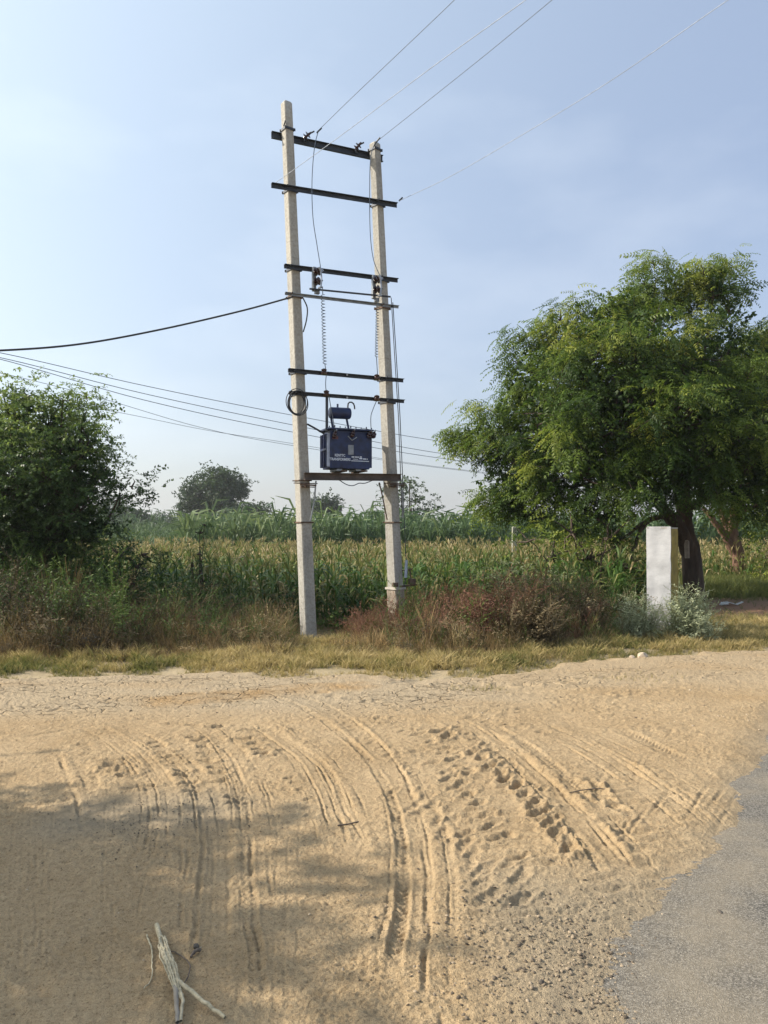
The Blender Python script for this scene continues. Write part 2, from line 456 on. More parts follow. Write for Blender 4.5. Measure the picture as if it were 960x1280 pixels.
for i, q in enumerate((14, 26, 35, 43, 54, 62, 128, 140, 345, 358, 372)):
    track('groove', [(q + 8, 965 + (i % 3) * 14), (q + 3, 1040), (q, 1110 + (i % 4) * 30), (q - 4, 1280)], w=0.009, d=0.004)
for q in (225, 283):
    track('groove', [(q, 1030), (q + 2, 1120), (q, 1240)], w=0.012, d=0.006)
for a, b, c, dd in ((478, 874, 872, 0.016), (520, 884, 868, 0.013), (440, 893, 888, 0.012), (300, 905, 903, 0.010)):
    track('groove', [(a, b), (a + 150, c - 1), (a + 290, c - 10), (a + 440, c - 26)], w=0.035, d=dd)
    track('ridge', [(a, b + 3), (a + 150, c + 3), (a + 290, c - 7), (a + 440, c - 22)], w=0.05, d=dd)
track('groove', [(205, 882), (245, 880), (290, 871), (330, 866)], w=0.03, d=0.018)
def fan(pts, offs, w, d, kind='groove', cut=0.0):
    for i_, o_ in enumerate(offs):
        q = [(x + o_ * (0.45 + 0.55 * (y - 860) / 250), y + 3 * math.sin(o_)) for x, y in pts]
        a_ = (i_ * 7 % 3) * 0.12; m_ = len(q); q = q[int(a_ * m_):] if m_ > 4 else q
        track(kind, q, w=w * (0.8 + 0.4 * ((i_ * 5) % 3) / 2), d=d * (0.7 + 0.5 * ((i_ * 3) % 4) / 3))
L1_ = [(140, 912), (178, 930), (215, 960), (243, 995), (253, 1040), (254, 1090), (249, 1150), (240, 1230)]
L2_ = [(232, 905), (262, 925), (288, 960), (306, 1005), (313, 1060), (316, 1120), (322, 1190), (332, 1270)]
L3_ = [(318, 900), (352, 925), (392, 955), (418, 995), (434, 1035), (448, 1075), (456, 1120)]
LM_ = [(345, 868), (410, 893), (455, 930), (488, 975), (508, 1025), (516, 1080), (516, 1140), (508, 1200), (500, 1280)]
R1_ = [(545, 895), (600, 930), (655, 975), (708, 1028), (748, 1075), (780, 1118)]
R2_ = [(670, 905), (735, 935), (800, 972), (860, 1015), (905, 1050)]
fan(L1_[:6], (-92, -80, -66, -52, -31, -9, 22), .010, .014)
fan(L1_[:6], (-60, -25, 17), .024, .009, 'ridge')
fan(L1_[4:], (-70, -20, 14), .011, .007)
fan(L2_[:5], (-24, -12, 9, 30, 40), .010, .015)
fan(L2_[4:], (-16, 22), .011, .007)
fan(L2_[:6], (-18, 25), .022, .009, 'ridge')
fan(L3_[:6], (-52, -30, -13, 16, 34), .010, .015)
fan(L3_, (-32, 22), .022, .010, 'ridge')
fan(LM_, (-30, 22, 44), .009, .007)
fan(LM_, (-36, 33, 60), .025, .008, 'ridge')
fan(R1_, (-48, 34, 60), .012, .015)
fan(R1_, (-38, 40), .026, .010, 'ridge')
fan(R2_, (-34, -14, 6, 26, 48), .012, .016)
fan(R2_, (-16, 12, 40), .024, .010, 'ridge')
for i_, (a_, b_, c_, e_) in enumerate(((0, 884, 300, 872), (0, 900, 330, 880), (20, 915, 300, 893), (0, 935, 200, 905), (560, 900, 900, 880), (600, 888, 930, 862), (640, 905, 950, 890), (700, 920, 940, 905), (330, 862, 760, 858), (420, 900, 640, 893))):
    m_ = ((a_ + c_) / 2, (b_ + e_) / 2 - 3); track('groove', [(a_, b_), m_, (c_, e_)], w=.024, d=.016); track('ridge', [(a_, b_ + 4), (m_[0], m_[1] + 4), (c_, e_ + 4)], w=.04, d=.012)
track('chev', [(742, 905), (800, 930), (855, 958), (905, 990)], w=.06, d=.010)
track('chev', [(600, 905), (650, 935), (700, 975), (742, 1020)], w=.05, d=.008)
track('pits', [(430, 910), (480, 945), (530, 1000), (560, 1070)], sp=.12, a=.06, b=.03, d=.012, yaw=.9)
track('pits', [(330, 960), (370, 990), (395, 1030)], sp=.13, a=.05, b=.03, d=.012, yaw=.5)
track('pits', [(100, 940), (122, 960), (140, 985)], sp=.12, a=.07, b=.03, d=.016, yaw=.4)
# tractor lug prints: rows of pits (pixel row, spacing m, size m)
track('pits', [(552, 922), (600, 955), (640, 990), (668, 1018), (690, 1042), (712, 1075)], sp=0.145, a=0.085, b=0.042, d=0.036, yaw=1.0)
track('pits', [(572, 918), (622, 952), (662, 984), (688, 1008)], sp=0.16, a=0.05, b=0.03, d=0.022, yaw=0.9)
track('pits', [(520, 948), (570, 985), (612, 1032), (640, 1080), (655, 1130)], sp=0.15, a=0.10, b=0.04, d=0.018, yaw=0.9)
track('pits', [(128, 955), (150, 970), (165, 985), (180, 1003)], sp=0.13, a=0.10, b=0.045, d=0.028, yaw=0.35)
track('pits', [(188, 928), (208, 950), (226, 973), (238, 1000)], sp=0.15, a=0.06, b=0.035, d=0.026, yaw=0.4)
track('pits', [(240, 930), (255, 946), (267, 962), (284, 990), (292, 1020)], sp=0.15, a=0.06, b=0.04, d=0.030, yaw=0.35)
track('pits', [(310, 932), (322, 942), (330, 952)], sp=0.14, a=0.07, b=0.045, d=0.036, yaw=0.3)
track('pits', [(220, 912), (300, 918), (400, 922)], sp=0.17, a=0.10, b=0.05, d=0.022, yaw=0.2)
track('pits', [(380, 868), (470, 884), (500, 893)], sp=0.20, a=0.11, b=0.06, d=0.022, yaw=0.1)
track('pits', [(560, 862), (620, 864), (700, 858), (780, 850)], sp=0.26, a=0.14, b=0.10, d=0.024, yaw=0.1)
track('pits', [(700, 880), (780, 872), (850, 866)], sp=0.22, a=0.1, b=0.07, d=0.012, yaw=0.1)
track('pits', [(490, 1000), (560, 1040), (600, 1090), (615, 1140)], sp=0.12, a=0.12, b=0.035, d=0.012, yaw=1.0)
track('pits', [(570, 900), (640, 915), (720, 930)], sp=0.16, a=0.07, b=0.045, d=0.014, yaw=0.4)
track('pits', [(470, 905), (540, 935), (590, 985)], sp=0.14, a=0.07, b=0.035, d=0.018, yaw=0.7)
track('pits', [(740, 985), (752, 1005), (770, 1018)], sp=0.11, a=0.07, b=0.04, d=0.026, yaw=2.0)
track('pits', [(765, 900), (820, 915), (870, 930)], sp=0.2, a=0.06, b=0.04, d=0.010, yaw=0.4)

def sand_height(x, y):
    sa = signed(x, y, ASPH)                  # + on the sand side (left of the direction of travel)
    edge_n = 0.16 * pn(x * 1.6, y * 1.6, 31) + 0.07 * pn(x * 6, y * 6, 32) + 0.025 * pn(x * 22, y * 22, 33)
    near = 1 - sstep(3.2, 3.8, y)            # wide gravelly mixing zone near the camera
    s = sa + edge_n
    thick = -0.010 + 0.012 * sstep(-0.25 - 0.25 * near, 0.05, s) + (0.020 - 0.013 * near) * sstep(0.02, 0.35 + 0.4 * near, s) + 0.010 * near * sstep(0.35, 0.9, s)
    inside = sstep(-0.05, 0.30, s)
    cr = crust(x, y)
    h = 0.012 * pn(x * 0.7, y * 0.7, 1) + 0.008 * pn(x * 1.9, y * 1.9, 2)
    rough = np.clip(0.55 + 0.9 * pn(x * 0.9, y * 0.9, 15), 0.2, 1.2) * (1 - 0.75 * cr)
    m1 = pn(x * 6, y * 9, 4); m2 = pn(x * 15, y * 20, 5); m3 = pn(x * 42, y * 42, 6)
    # wind/tyre torn lumps: sharpened ridges
    h = h + rough * (0.0085 * (1 - 2.2 * np.abs(m1)) + 0.0085 * m2 + 0.0035 * m3)
    h = h + 0.0016 * pn(x * 75, y * 75, 9)
    fine = 0.0052 * (0.35 - np.abs(pn(x * 11 + 2 * pn(x * 3, y * 3, 95), y * 24, 96))) + 0.0042 * (0.3 - np.abs(pn(x * 24, y * 40, 97))) + 0.0020 * pn(x * 60, y * 75, 98)
    fmask = np.clip(0.75 + 1.0 * pn(x * 1.7, y * 1.7, 99), 0.25, 1.4) * (1 - 0.6 * cr)
    h = h + 2.7 * fine * fmask
    # soft parallel ribs left by lugs, centre right
    rib = np.sin((y * 1.0 - x * 0.25) * 62 + 4 * pn(x * 2, y * 2, 12) + 3 * pn(x * 7, y * 7, 13))
    rm = sstep(0.15, 0.5, x) * (1 - sstep(1.2, 1.6, x + 0.4 * (3.5 - y))) * sstep(2.9, 3.3, y) * (1 - sstep(4.4, 5.2, y))
    h = h + rm * 0.0075 * rib * np.clip(0.6 + 1.5 * pn(x * 4, y * 4, 14), 0, 1.3)
    lm = (1 - sstep(-0.6, 0.1, x)) * (1 - sstep(4.0, 4.8, y)) * sstep(2.0, 2.6, y)
    h = h + lm * 0.006 * np.sin((y * 0.8 + x * 0.55) * 48 + 7 * pn(x * 2.2, y * 2.2, 16)) * np.clip(pn(x * 1.6, y * 1.6, 17) * 2, 0, 1)
    flatm = np.zeros_like(x); add = np.zeros_like(x)
    for kind, pl, k in TR:
        pad = 0.35
        bx = (x > pl[:, 0].min() - pad) & (x < pl[:, 0].max() + pad) & (y > pl[:, 1].min() - pad) & (y < pl[:, 1].max() + pad)
        idx = np.nonzero(bx)[0]
        if len(idx) == 0: continue
        X, Y = x[idx], y[idx]
        wob = 0.010 * pn(X * 5, Y * 5, 21)
        if kind == 'pits':
            d, a, sd, L = seg_dist(X, Y, pl)
            n = max(1, int(L / k['sp'])); out = np.zeros(len(idx))
            cum = np.concatenate([[0], np.cumsum(np.hypot(*np.diff(pl, axis=0).T))])
            rr = random.Random(int(pl[0, 0] * 1000) & 255)
            for i in range(n + 1):
                if rr.random() < .06: continue
                s0 = i * k['sp'] + rr.uniform(-.02, .02)
                cx, cy = np.interp(s0, cum, pl[:, 0]), np.interp(s0, cum, pl[:, 1])
                cx += rr.uniform(-.022, .022); cy += rr.uniform(-.022, .022)
                yw = k['yaw'] + rr.uniform(-.3, .3); A = k['a'] * rr.uniform(.7, 1.15); Bb = k['b'] * rr.uniform(.75, 1.2)
                u = ((X - cx) * math.cos(yw) + (Y - cy) * math.sin(yw)) / A
                v = (-(X - cx) * math.sin(yw) + (Y - cy) * math.cos(yw)) / Bb
                u = u + 0.55 * pn(X * 14, Y * 14, 22) + .35 * pn(X * 33, Y * 33, 27); v = v + 0.65 * pn(X * 16, Y * 16, 23) + .35 * pn(X * 37, Y * 37, 28)
                r = np.sqrt(u * u + v * v)
                out += -k['d'] * rr.uniform(.5, 1) * (1 - sstep(0.5, 1.15, r)) + 0.45 * k['d'] * np.exp(-((r - 1.45) / 0.32) ** 2)
            add[idx] += out
        else:
            d, a, sd, L = seg_dist(X, Y, pl); d = np.abs(d * sd + wob)
            fade = np.clip(np.minimum(a, L - a) / 0.40, 0, 1) * np.clip(0.62 + 1.6 * pn(a * 3.1, a * 0 + pl[0, 0] * 5, 25) + 0.7 * pn(X * 17, Y * 17, 26), 0.05, 1.15)
            w = k['w']
            if kind == 'groove':
                add[idx] += fade * (-k['d'] * (1 - sstep(0.3, 1.2, d / w)) + 0.35 * k['d'] * np.exp(-((d / w - 1.7) / 0.5) ** 2))
            elif kind == 'ridge':
                add[idx] += fade * k['d'] * np.exp(-(d / w) ** 2)
            elif kind == 'flat':
                m = (1 - sstep(0.8, 1.15, d / w)) * fade
                flatm[idx] = np.maximum(flatm[idx], m * 0.85)
                add[idx] += -k['d'] * m + 0.5 * k['d'] * fade * np.exp(-((d / w - 1.3) / 0.25) ** 2)
            elif kind == 'chev':
                m = (1 - sstep(0.8, 1.1, d / w)) * fade
                flatm[idx] = np.maximum(flatm[idx], m * 0.9)
                tri = np.abs(((a + d * 1.1) / 0.042) % 1 - 0.5) * 2
                add[idx] += m * (-k['d'] * 0.8 + 0.013 * (tri - 0.5)) + 0.6 * k['d'] * fade * np.exp(-((d / w - 1.35) / 0.3) ** 2)
    h = h * (1 - flatm) + 0.7 * flatm * fine + flatm * (0.012 * pn(x * 0.7, y * 0.7, 1) + 0.006 * pn(x * 1.9, y * 1.9, 2))
    # dried crust: shallow cracks
    cx_, cy_ = x * 5.5 + 0.6 * pn(x * 2, y * 2, 41), y * 4.5 + 0.6 * pn(x * 2, y * 2, 42)
    ck = np.abs(pn(cx_, cy_, 43)); ck2 = np.abs(pn(cx_ * 2.3, cy_ * 2.3, 44))
    h = h - cr * (0.009 * (1 - sstep(0, 0.06, ck)) * sstep(-.1, .25, pn(x * 1.3, y * 2, 45)) + 0.006 * (1 - sstep(0, 0.09, ck2))) + cr * 0.005 * m2
    h = thick + inside * (h + 0.016 + add * (0.85 + 0.9 * pn(x * 20, y * 20, 53))) + (1 - inside) * (0.0045 * pn(x * 30, y * 30, 51) + 0.003 * pn(x * 70, y * 70, 52))
    sv = (verge_y(x) - y) + 0.40 * pn(x * 1.1, y * 1.1, 61) + 0.22 * pn(x * 4, y * 4, 62)
    h = h * sstep(-0.1, 0.3, sv) + 0.0 - 0.07 * (1 - sstep(-0.25, 0.15, sv))
    return h, inside, cr, near

def grid_mesh(name, ys, us, xf):
    U, Y = np.meshgrid(us, ys); X = xf(U, Y)
    x, y = X.ravel(), Y.ravel(); nr, nc = len(ys), len(us)
    i = np.arange(nr - 1)[:, None] * nc + np.arange(nc - 1)[None]
    Q = np.stack([i, i + 1, i + 1 + nc, i + nc], -1).reshape(-1, 4)
    return x, y, Q

ys = [1.55]
while ys[-1] < 11.6: ys.append(ys[-1] + max(0.0050, 0.68 * ys[-1] ** 2 / 1229))
ys = np.array(ys)
inner = np.linspace(-0.56, 0.56, 700)
outer = np.geomspace(0.565, 2.6, 36)
us = np.concatenate([-outer[::-1], inner, outer])
sx, sy, SQ = grid_mesh('sand', ys, us, lambda U, Y: U * Y)
sh, s_in, s_cr, s_near = sand_height(sx, sy)
ochre = sstep(0.1, 0.5, pn(sx * 0.7 + 3, sy * 2.2, 71)) * sstep(6.0, 6.6, sy)
bandd, _, _, _ = seg_dist(sx, sy, [G(205, 882), G(290, 873), G(350, 868), G(440, 862)])
ochre = np.maximum(ochre * 0.30, (1 - sstep(0.12, 0.35, bandd)) * (0.6 + 0.8 * pn(sx * 4, sy * 4, 72)))
gd, _, _, _ = seg_dist(sx, sy, [G(120, 1030), G(180, 1025), G(250, 1018)])
grav = np.maximum((1 - sstep(0.1, 0.5, gd)) * 0.9, (1 - s_in) * 1.0)
grav = np.maximum(grav, s_near * sstep(0.2, 0.6, sx))
sand_me = quads_mesh('sandy_track', np.stack([sx, sy, sh], 1), SQ, smooth=True,
                     attrs={'crust': s_cr, 'ochre': np.clip(ochre, 0, 1), 'gravel': np.clip(grav, 0, 1)})

m, n, l, p = mat('churned_sand')
def attr(n, nm):
    a = n.new('ShaderNodeAttribute'); a.attribute_name = nm; return a.outputs['Fac']
x1 = noise(n, l, 1.6, 5, 0.6); x2 = noise(n, l, 26, 5, 0.7); x3 = noise(n, l, 320, 2, 0.6); x4 = noise(n, l, 95, 3, 0.7)
r1 = ramp(n, [(0.3, (0.435, 0.315, 0.178)), (0.7, (0.53, 0.398, 0.240))]); l.new(x1.outputs['Fac'], r1.inputs['Fac'])
r2 = ramp(n, [(0.35, (0.82, 0.80, 0.78)), (0.6, (1.0, 1.0, 1.0))]); l.new(x2.outputs['Fac'], r2.inputs['Fac'])
c = mix(n, l, r1.outputs['Color'], r2.outputs['Color'], 1, 'MULTIPLY')
c = mix(n, l, c, mix(n, l, (0.36, 0.275, 0.17), (0.53, 0.43, 0.295), x2.outputs['Fac']), attr(n, 'crust'))
c = mix(n, l, c, (0.40, 0.265, 0.13), attr(n, 'ochre'))
r3 = ramp(n, [(0.38, (0.55, 0.52, 0.48)), (0.52, (1, 1, 1))]); l.new(x3.outputs['Fac'], r3.inputs['Fac'])
c = mix(n, l, c, r3.outputs['Color'], 0.7, 'MULTIPLY')
r5 = ramp(n, [(0.36, (0.30, 0.27, 0.24)), (0.43, (1, 1, 1))]); l.new(x4.outputs['Fac'], r5.inputs['Fac'])
c = mix(n, l, c, r5.outputs['Color'], 0.55, 'MULTIPLY')
c = mix(n, l, c, mix(n, l, (0.21, 0.175, 0.125), (0.36, 0.295, 0.20), x2.outputs['Fac']), mix(n, l, (0, 0, 0), (0.75, 0.75, 0.75), attr(n, 'gravel')))
l.new(c, p.inputs['Base Color']); p.inputs['Roughness'].default_value = 0.95; p.inputs['Specular IOR Level'].default_value = 0.15
b = bump(n, l, x2.outputs['Fac'], 0.8, 0.022, p); b = bump(n, l, x4.outputs['Fac'], 0.8, 0.010, p, b); bump(n, l, x3.outputs['Fac'], 0.8, 0.003, p, b)
tcx = n.new('ShaderNodeTexCoord'); dn = noise(n, l, 2.2, 3, 0.6)
va = n.new('ShaderNodeVectorMath'); va.operation = 'MULTIPLY_ADD'; va.inputs[1].default_value = (0.35, 0.35, 0.0); l.new(dn.outputs['Color'], va.inputs[0]); l.new(tcx.outputs['Object'], va.inputs[2])
mpv = n.new('ShaderNodeMapping'); mpv.inputs['Scale'].default_value = (1.0, 1.5, 0.0); l.new(va.outputs['Vector'], mpv.inputs['Vector'])
vo = n.new('ShaderNodeTexVoronoi'); vo.feature = 'DISTANCE_TO_EDGE'; vo.inputs['Scale'].default_value = 5.0; l.new(mpv.outputs['Vector'], vo.inputs['Vector'])
cr1 = ramp(n, [(0.0, (0, 0, 0)), (0.045, (1, 1, 1))]); l.new(vo.outputs['Distance'], cr1.inputs['Fac'])
gate = noise(n, l, 1.1, 3, 0.6); gr = ramp(n, [(0.42, (0, 0, 0)), (0.58, (1, 1, 1))]); l.new(gate.outputs['Fac'], gr.inputs['Fac'])
gm1 = n.new('ShaderNodeMath'); gm1.operation = 'MULTIPLY'; l.new(gr.outputs['Color'], gm1.inputs[0]); l.new(attr(n, 'crust'), gm1.inputs[1])
crk = mix(n, l, (1, 1, 1), cr1.outputs['Color'], gm1.outputs[0])
prev = p.inputs['Normal'].links[0].from_socket
bump(n, l, crk, 0.9, 0.03, p, prev)
l.new(mix(n, l, c, mix(n, l, (0.86, 0.83, 0.79), (1, 1, 1), crk), 1.0, 'MULTIPLY'), p.inputs['Base Color'])
M_SAND = m
so = tag(obj('sandy_track', sand_me, M_SAND), kind='structure')

# sand behind and beside the detailed sheet
gx = np.linspace(-40, 1.5, 90); gy = np.linspace(-10, 1.62, 30)
X, Y = np.meshgrid(gx, gy); x, y = X.ravel(), Y.ravel()
i = np.arange(29)[:, None] * 90 + np.arange(89)[None]
Q = np.stack([i, i + 1, i + 91, i + 90], -1).reshape(-1, 4)
sa = signed(x, y, ASPH)
z = -0.012 + 0.022 * sstep(-0.1, 0.4, sa) + 0.012 * pn(x * .7, y * .7, 1)
bm_ = quads_mesh('sandy_ground', np.stack([x, y, z - 0.008 * sstep(1.4, 1.6, y)], 1), Q, smooth=True, attrs={'crust': x * 0, 'ochre': x * 0, 'gravel': x * 0})
tag(obj('sandy_shoulder', bm_, M_SAND), kind='structure')

# terrain sheet to the horizon
def axis(lo, hi, step, far):
    a = list(np.arange(lo, hi, step)); v = hi
    s = step
    while v < far: a.append(v); s *= 1.35; v += s
    v = lo; s = step; b = []
    while v > -far: s *= 1.35; v -= s; b.append(v)
    return np.array(b[::-1] + a + [far])
ax_, ay_ = axis(-14, 14, 0.25, 4000), axis(-4, 32, 0.25, 4000)
X, Y = np.meshgrid(ax_, ay_); x, y = X.ravel(), Y.ravel()
def ground_z(x, y):
    x = np.asarray(x, float); y = np.asarray(y, float)
    sv = y - verge_y(x)
    z = -0.06 + 0.085 * sstep(-0.35, 0.35, sv) + 0.02 * pn(x * 1.1, y * 1.1, 81) * sstep(0, 1, sv)
    return z
nx_ = len(ax_); i = np.arange(len(ay_) - 1)[:, None] * nx_ + np.arange(nx_ - 1)[None]
Q = np.stack([i, i + 1, i + 1 + nx_, i + nx_], -1).reshape(-1, 4)
red = np.exp(-(((x - 7.6) / 2.2) ** 2 + ((y - 15.3) / 1.6) ** 2))
tm = quads_mesh('ground', np.stack([x, y, ground_z(x, y)], 1), Q, smooth=True, attrs={'bare': red, 'sandy': 1 - sstep(.0, .7, (y - verge_y(x)) + .4 * pn(x * 1.5, y * 1.5, 83))})
m, n, l, p = mat('field_soil')
x1 = noise(n, l, 0.8, 6, 0.6); x2 = noise(n, l, 12, 5, 0.7)
r1 = ramp(n, [(0.3, (0.12, 0.085, 0.04)), (0.55, (0.20, 0.15, 0.065)), (0.75, (0.10, 0.10, 0.035))]); l.new(x1.outputs['Fac'], r1.inputs['Fac'])
r2 = ramp(n, [(0.3, (0.6, 0.6, 0.6)), (0.65, (1, 1, 1))]); l.new(x2.outputs['Fac'], r2.inputs['Fac'])
c = mix(n, l, r1.outputs['Color'], r2.outputs['Color'], 1, 'MULTIPLY')
c = mix(n, l, c, mix(n, l, (0.26, 0.20, 0.11), (0.44, 0.35, 0.22), x2.outputs['Fac']), attr(n, 'sandy'))
c = mix(n, l, c, (0.30, 0.155, 0.085), attr(n, 'bare'))
l.new(c, p.inputs['Base Color']); p.inputs['Roughness'].default_value = 0.95
bump(n, l, x2.outputs['Fac'], 0.8, 0.03, p)
tag(obj('ground', tm, m), kind='structure')

# asphalt road: a band following the sand edge
al = [(3.9, -40.0), (3.9, -8.0)]
rx = []; 
ctr = spline([(-0.6, -60), (-0.6, -20), (-0.3, -8), (0.0, 0), (0.3, 1.9), (1.0, 3.9), (2.3, 6.0), (5.2, 9.2), (9.0, 12.6), (30, 29), (120, 90), (400, 290)], 6)
V = []; 
for i_, q in enumerate(ctr):
    t_ = ctr[min(i_ + 1, len(ctr) - 1)] - ctr[max(i_ - 1, 0)]; t_ = t_ / np.hypot(*t_); nr_ = np.array([t_[1], -t_[0]])
    for k_ in range(13):
        w_ = k_ / 12 * 7.0 - 0.5
        e = q + nr_ * w_
        V.append((e[0], e[1], 0.0005 + 0.02 * math.sin(math.pi * k_ / 12)))
i = np.arange(len(ctr) - 1)[:, None] * 13 + np.arange(12)[None]
Q = np.stack([i, i + 1, i + 14, i + 13], -1).reshape(-1, 4)
m, n, l, p = mat('worn_asphalt')
t = n.new('ShaderNodeTexCoord'); v = n.new('ShaderNodeTexVoronoi'); v.inputs['Scale'].default_value = 210
l.new(t.outputs['Object'], v.inputs['Vector'])
x1 = noise(n, l, 1.3, 6, 0.6); x2 = noise(n, l, 60, 4, 0.7); x3 = noise(n, l, 300, 2, 0.5)
r1 = ramp(n, [(0.0, (0.055, 0.05, 0.043)), (0.5, (0.125, 0.115, 0.098)), (1.0, (0.30, 0.275, 0.235))])
sep = n.new('ShaderNodeSeparateColor'); l.new(v.outputs['Color'], sep.inputs['Color']); l.new(sep.outputs['Red'], r1.inputs['Fac'])
r2 = ramp(n, [(0.3, (0.80, 0.79, 0.77)), (0.7, (1.08, 1.06, 1.02))]); l.new(x1.outputs['Fac'], r2.inputs['Fac'])
c = mix(n, l, r1.outputs['Color'], r2.outputs['Color'], 1, 'MULTIPLY')
r3 = ramp(n, [(0.45, (0, 0, 0)), (0.60, (0.55, 0.55, 0.55))]); l.new(x1.outputs['Fac'], r3.inputs['Fac'])
c = mix(n, l, c, (0.25, 0.205, 0.14), r3.outputs['Color'])
l.new(c, p.inputs['Base Color']); p.inputs['Roughness'].default_value = 0.9
b = bump(n, l, v.outputs['Distance'], 0.6, 0.004, p); bump(n, l, x2.outputs['Fac'], 0.5, 0.006, p, b)
tag(obj('asphalt_road', quads_mesh('asphalt_road', np.array(V), Q, smooth=True), m), kind='structure')

# pebbles and clods
pv = np.array([(1, 0, 0), (0, 1, 0), (-1, 0, 0), (0, -1, 0), (.6, .6, .6), (-.6, .5, .65), (-.55, -.6, .6), (.6, -.5, .55)]) * 0.5
pq = [(0, 1, 5, 4), (1, 2, 6, 5), (2, 3, 7, 6), (3, 0, 4, 7), (4, 5, 6, 7)]
def sand_z_at(x, y):
    return sand_height(np.asarray(x, float), np.asarray(y, float))[0]
acc = Acc()
def pebbles(n_, fx, fy, s0, s1, tint0, tint1):
    x = fx(n_); y = fy(n_); z = np.maximum(sand_z_at(x, y), 0.0)
    s = s0 + (s1 - s0) * R.random(n_) ** 3
    M_ = rot(R.random(n_) * 6.3, R.normal(0, .3, n_), R.normal(0, .3, n_), np.stack([s, s * R.uniform(.6, 1, n_), s * R.uniform(.5, .9, n_)], 1))
    acc.rep(pv, pq, np.stack([x, y, z + s * 0.05], 1), M_, R.uniform(tint0, tint1, n_))
def polar(cx, cy, sxx, syy):
    return (lambda k: R.normal(cx, sxx, k)), (lambda k: np.clip(R.normal(cy, syy, k), 1.7, 9))
gm = G(705, 1215)
fx, fy = polar(gm[0], gm[1], 0.26, 0.28); pebbles(2300, fx, fy, 0.003, 0.021, 0.0, 0.7)
gm = G(770, 1180); fx, fy = polar(gm[0] - 0.1, gm[1], 0.25, 0.2); pebbles(500, fx, fy, 0.003, 0.012, 0.1, 0.9)
gm = G(190, 1040); fx, fy = polar(gm[0], gm[1], 0.35, 0.22); pebbles(900, fx, fy, 0.004, 0.014, 0.0, 0.6)
pebbles(1600, lambda k: R.uniform(-2.6, 2.0, k), lambda k: R.uniform(2.3, 6.5, k), 0.003, 0.013, 0.2, 1.0)
pebbles(500, lambda k: R.uniform(-3.6, 4.2, k), lambda k: R.uniform(6.0, 8.2, k), 0.008, 0.030, 0.2, 1.0)
e = R.random(900); 
ep = np.array([ASPH[3] + (ASPH[9] - ASPH[3]) * 0]) if False else None
pk = R.random(1200) * 7 + 3; i0 = pk.astype(int); fr = (pk - i0)[:, None]
pp = ASPH[i0] * (1 - fr) + ASPH[i0 + 1] * fr + R.normal(0, 0.06, (1200, 2))
pebbles(1200, lambda k: pp[:, 0], lambda k: pp[:, 1], 0.003, 0.012, 0.2, 1.0)
M_PEB = leaf_mat('pebble_stone', [(0, (0.07, 0.055, 0.04)), (0.5, (0.22, 0.17, 0.115)), (1, (0.48, 0.38, 0.26))], 0, 0.9)
tag(obj('gravel', acc.mesh('gravel'), M_PEB), kind='stuff')

def stone(loc, s, label, col):
    import bmesh
    bm = bmesh.new(); bmesh.ops.create_icosphere(bm, subdivisions=2, radius=1)
    for v in bm.verts:
        f = 1 + 0.35 * float(pn(v.co.x * 1.5 + loc[0], v.co.y * 1.5 + v.co.z, 91))
        v.co = Vector((v.co.x * s[0] * f, v.co.y * s[1] * f, v.co.z * s[2] * f))
    me = bpy.data.meshes.new('stone'); bm.to_mesh(me); bm.free()
    o = obj('stone', me, col); o.location = loc; o.rotation_euler.z = random.random() * 3
    return tag(o, label, 'stone')
M_STONE = plain('pale_stone', (0.45, 0.36, 0.26), 0.9, 0, 0.25, 9)
M_STONE2 = plain('dark_stone', (0.09, 0.075, 0.06), 0.9, 0, 0.25, 9)
for (px, py, s, lab, mm) in ((803, 825, (0.075, 0.06, 0.045), 'pale lumpy stone at the grass edge, larger of the pair below the white marker', M_STONE),
                             (790, 826, (0.04, 0.035, 0.025), 'small pale stone just left of the larger stone at the grass edge', M_STONE),
                             (245, 1199, (0.016, 0.011, 0.010), 'small dark clod beside the dry stalk in the shaded sand', M_STONE2),
                             (677, 1236, (0.011, 0.009, 0.009), 'dark pebble in the gravelly sand by the asphalt', M_STONE2),
                             (900, 1143, (0.016, 0.008, 0.004), 'flat dark chip lying on the grey asphalt', M_STONE2)):
    g = G(px, py); z = max(float(sand_z_at([g[0]], [g[1]])[0]), 0.01); stone((g[0], g[1], z + s[2] * 0.4), s, lab, mm)

# ------------------------------------------------------------------ H-frame with transformer
PL = G(387, 800); PR = G(498, 793)
PLN = Vector((PL[0], PL[1], 0)); PRN = Vector((PR[0], PR[1], 0))
UX = (PRN - PLN).normalized(); WN = Vector((UX.y, -UX.x, 0)); ZZ = Vector((0, 0, 1))
FR = (UX, -WN, ZZ)
def F(px, py, off=0.0):
    """photo pixel -> point in the vertical plane of the two poles, off metres towards the road"""
    o = Vector((0, 0, CAM_Z)); d = P(px, py, 10.0) - o
    q = PLN + WN * off
    t = (q - o).dot(WN) / d.dot(WN)
    return o + d * t

frame_o = empty('pole_structure', PLN, 'twin concrete pole structure with steel crossarms standing in the dry weeds', 'electricity pole')
org = PLN.copy()
def fbuild(b, name, m_, parent=None, **k):
    b.v = [Vector(q) - org for q in b.v]
    return b.build(name, m_, parent or frame_o, **k)

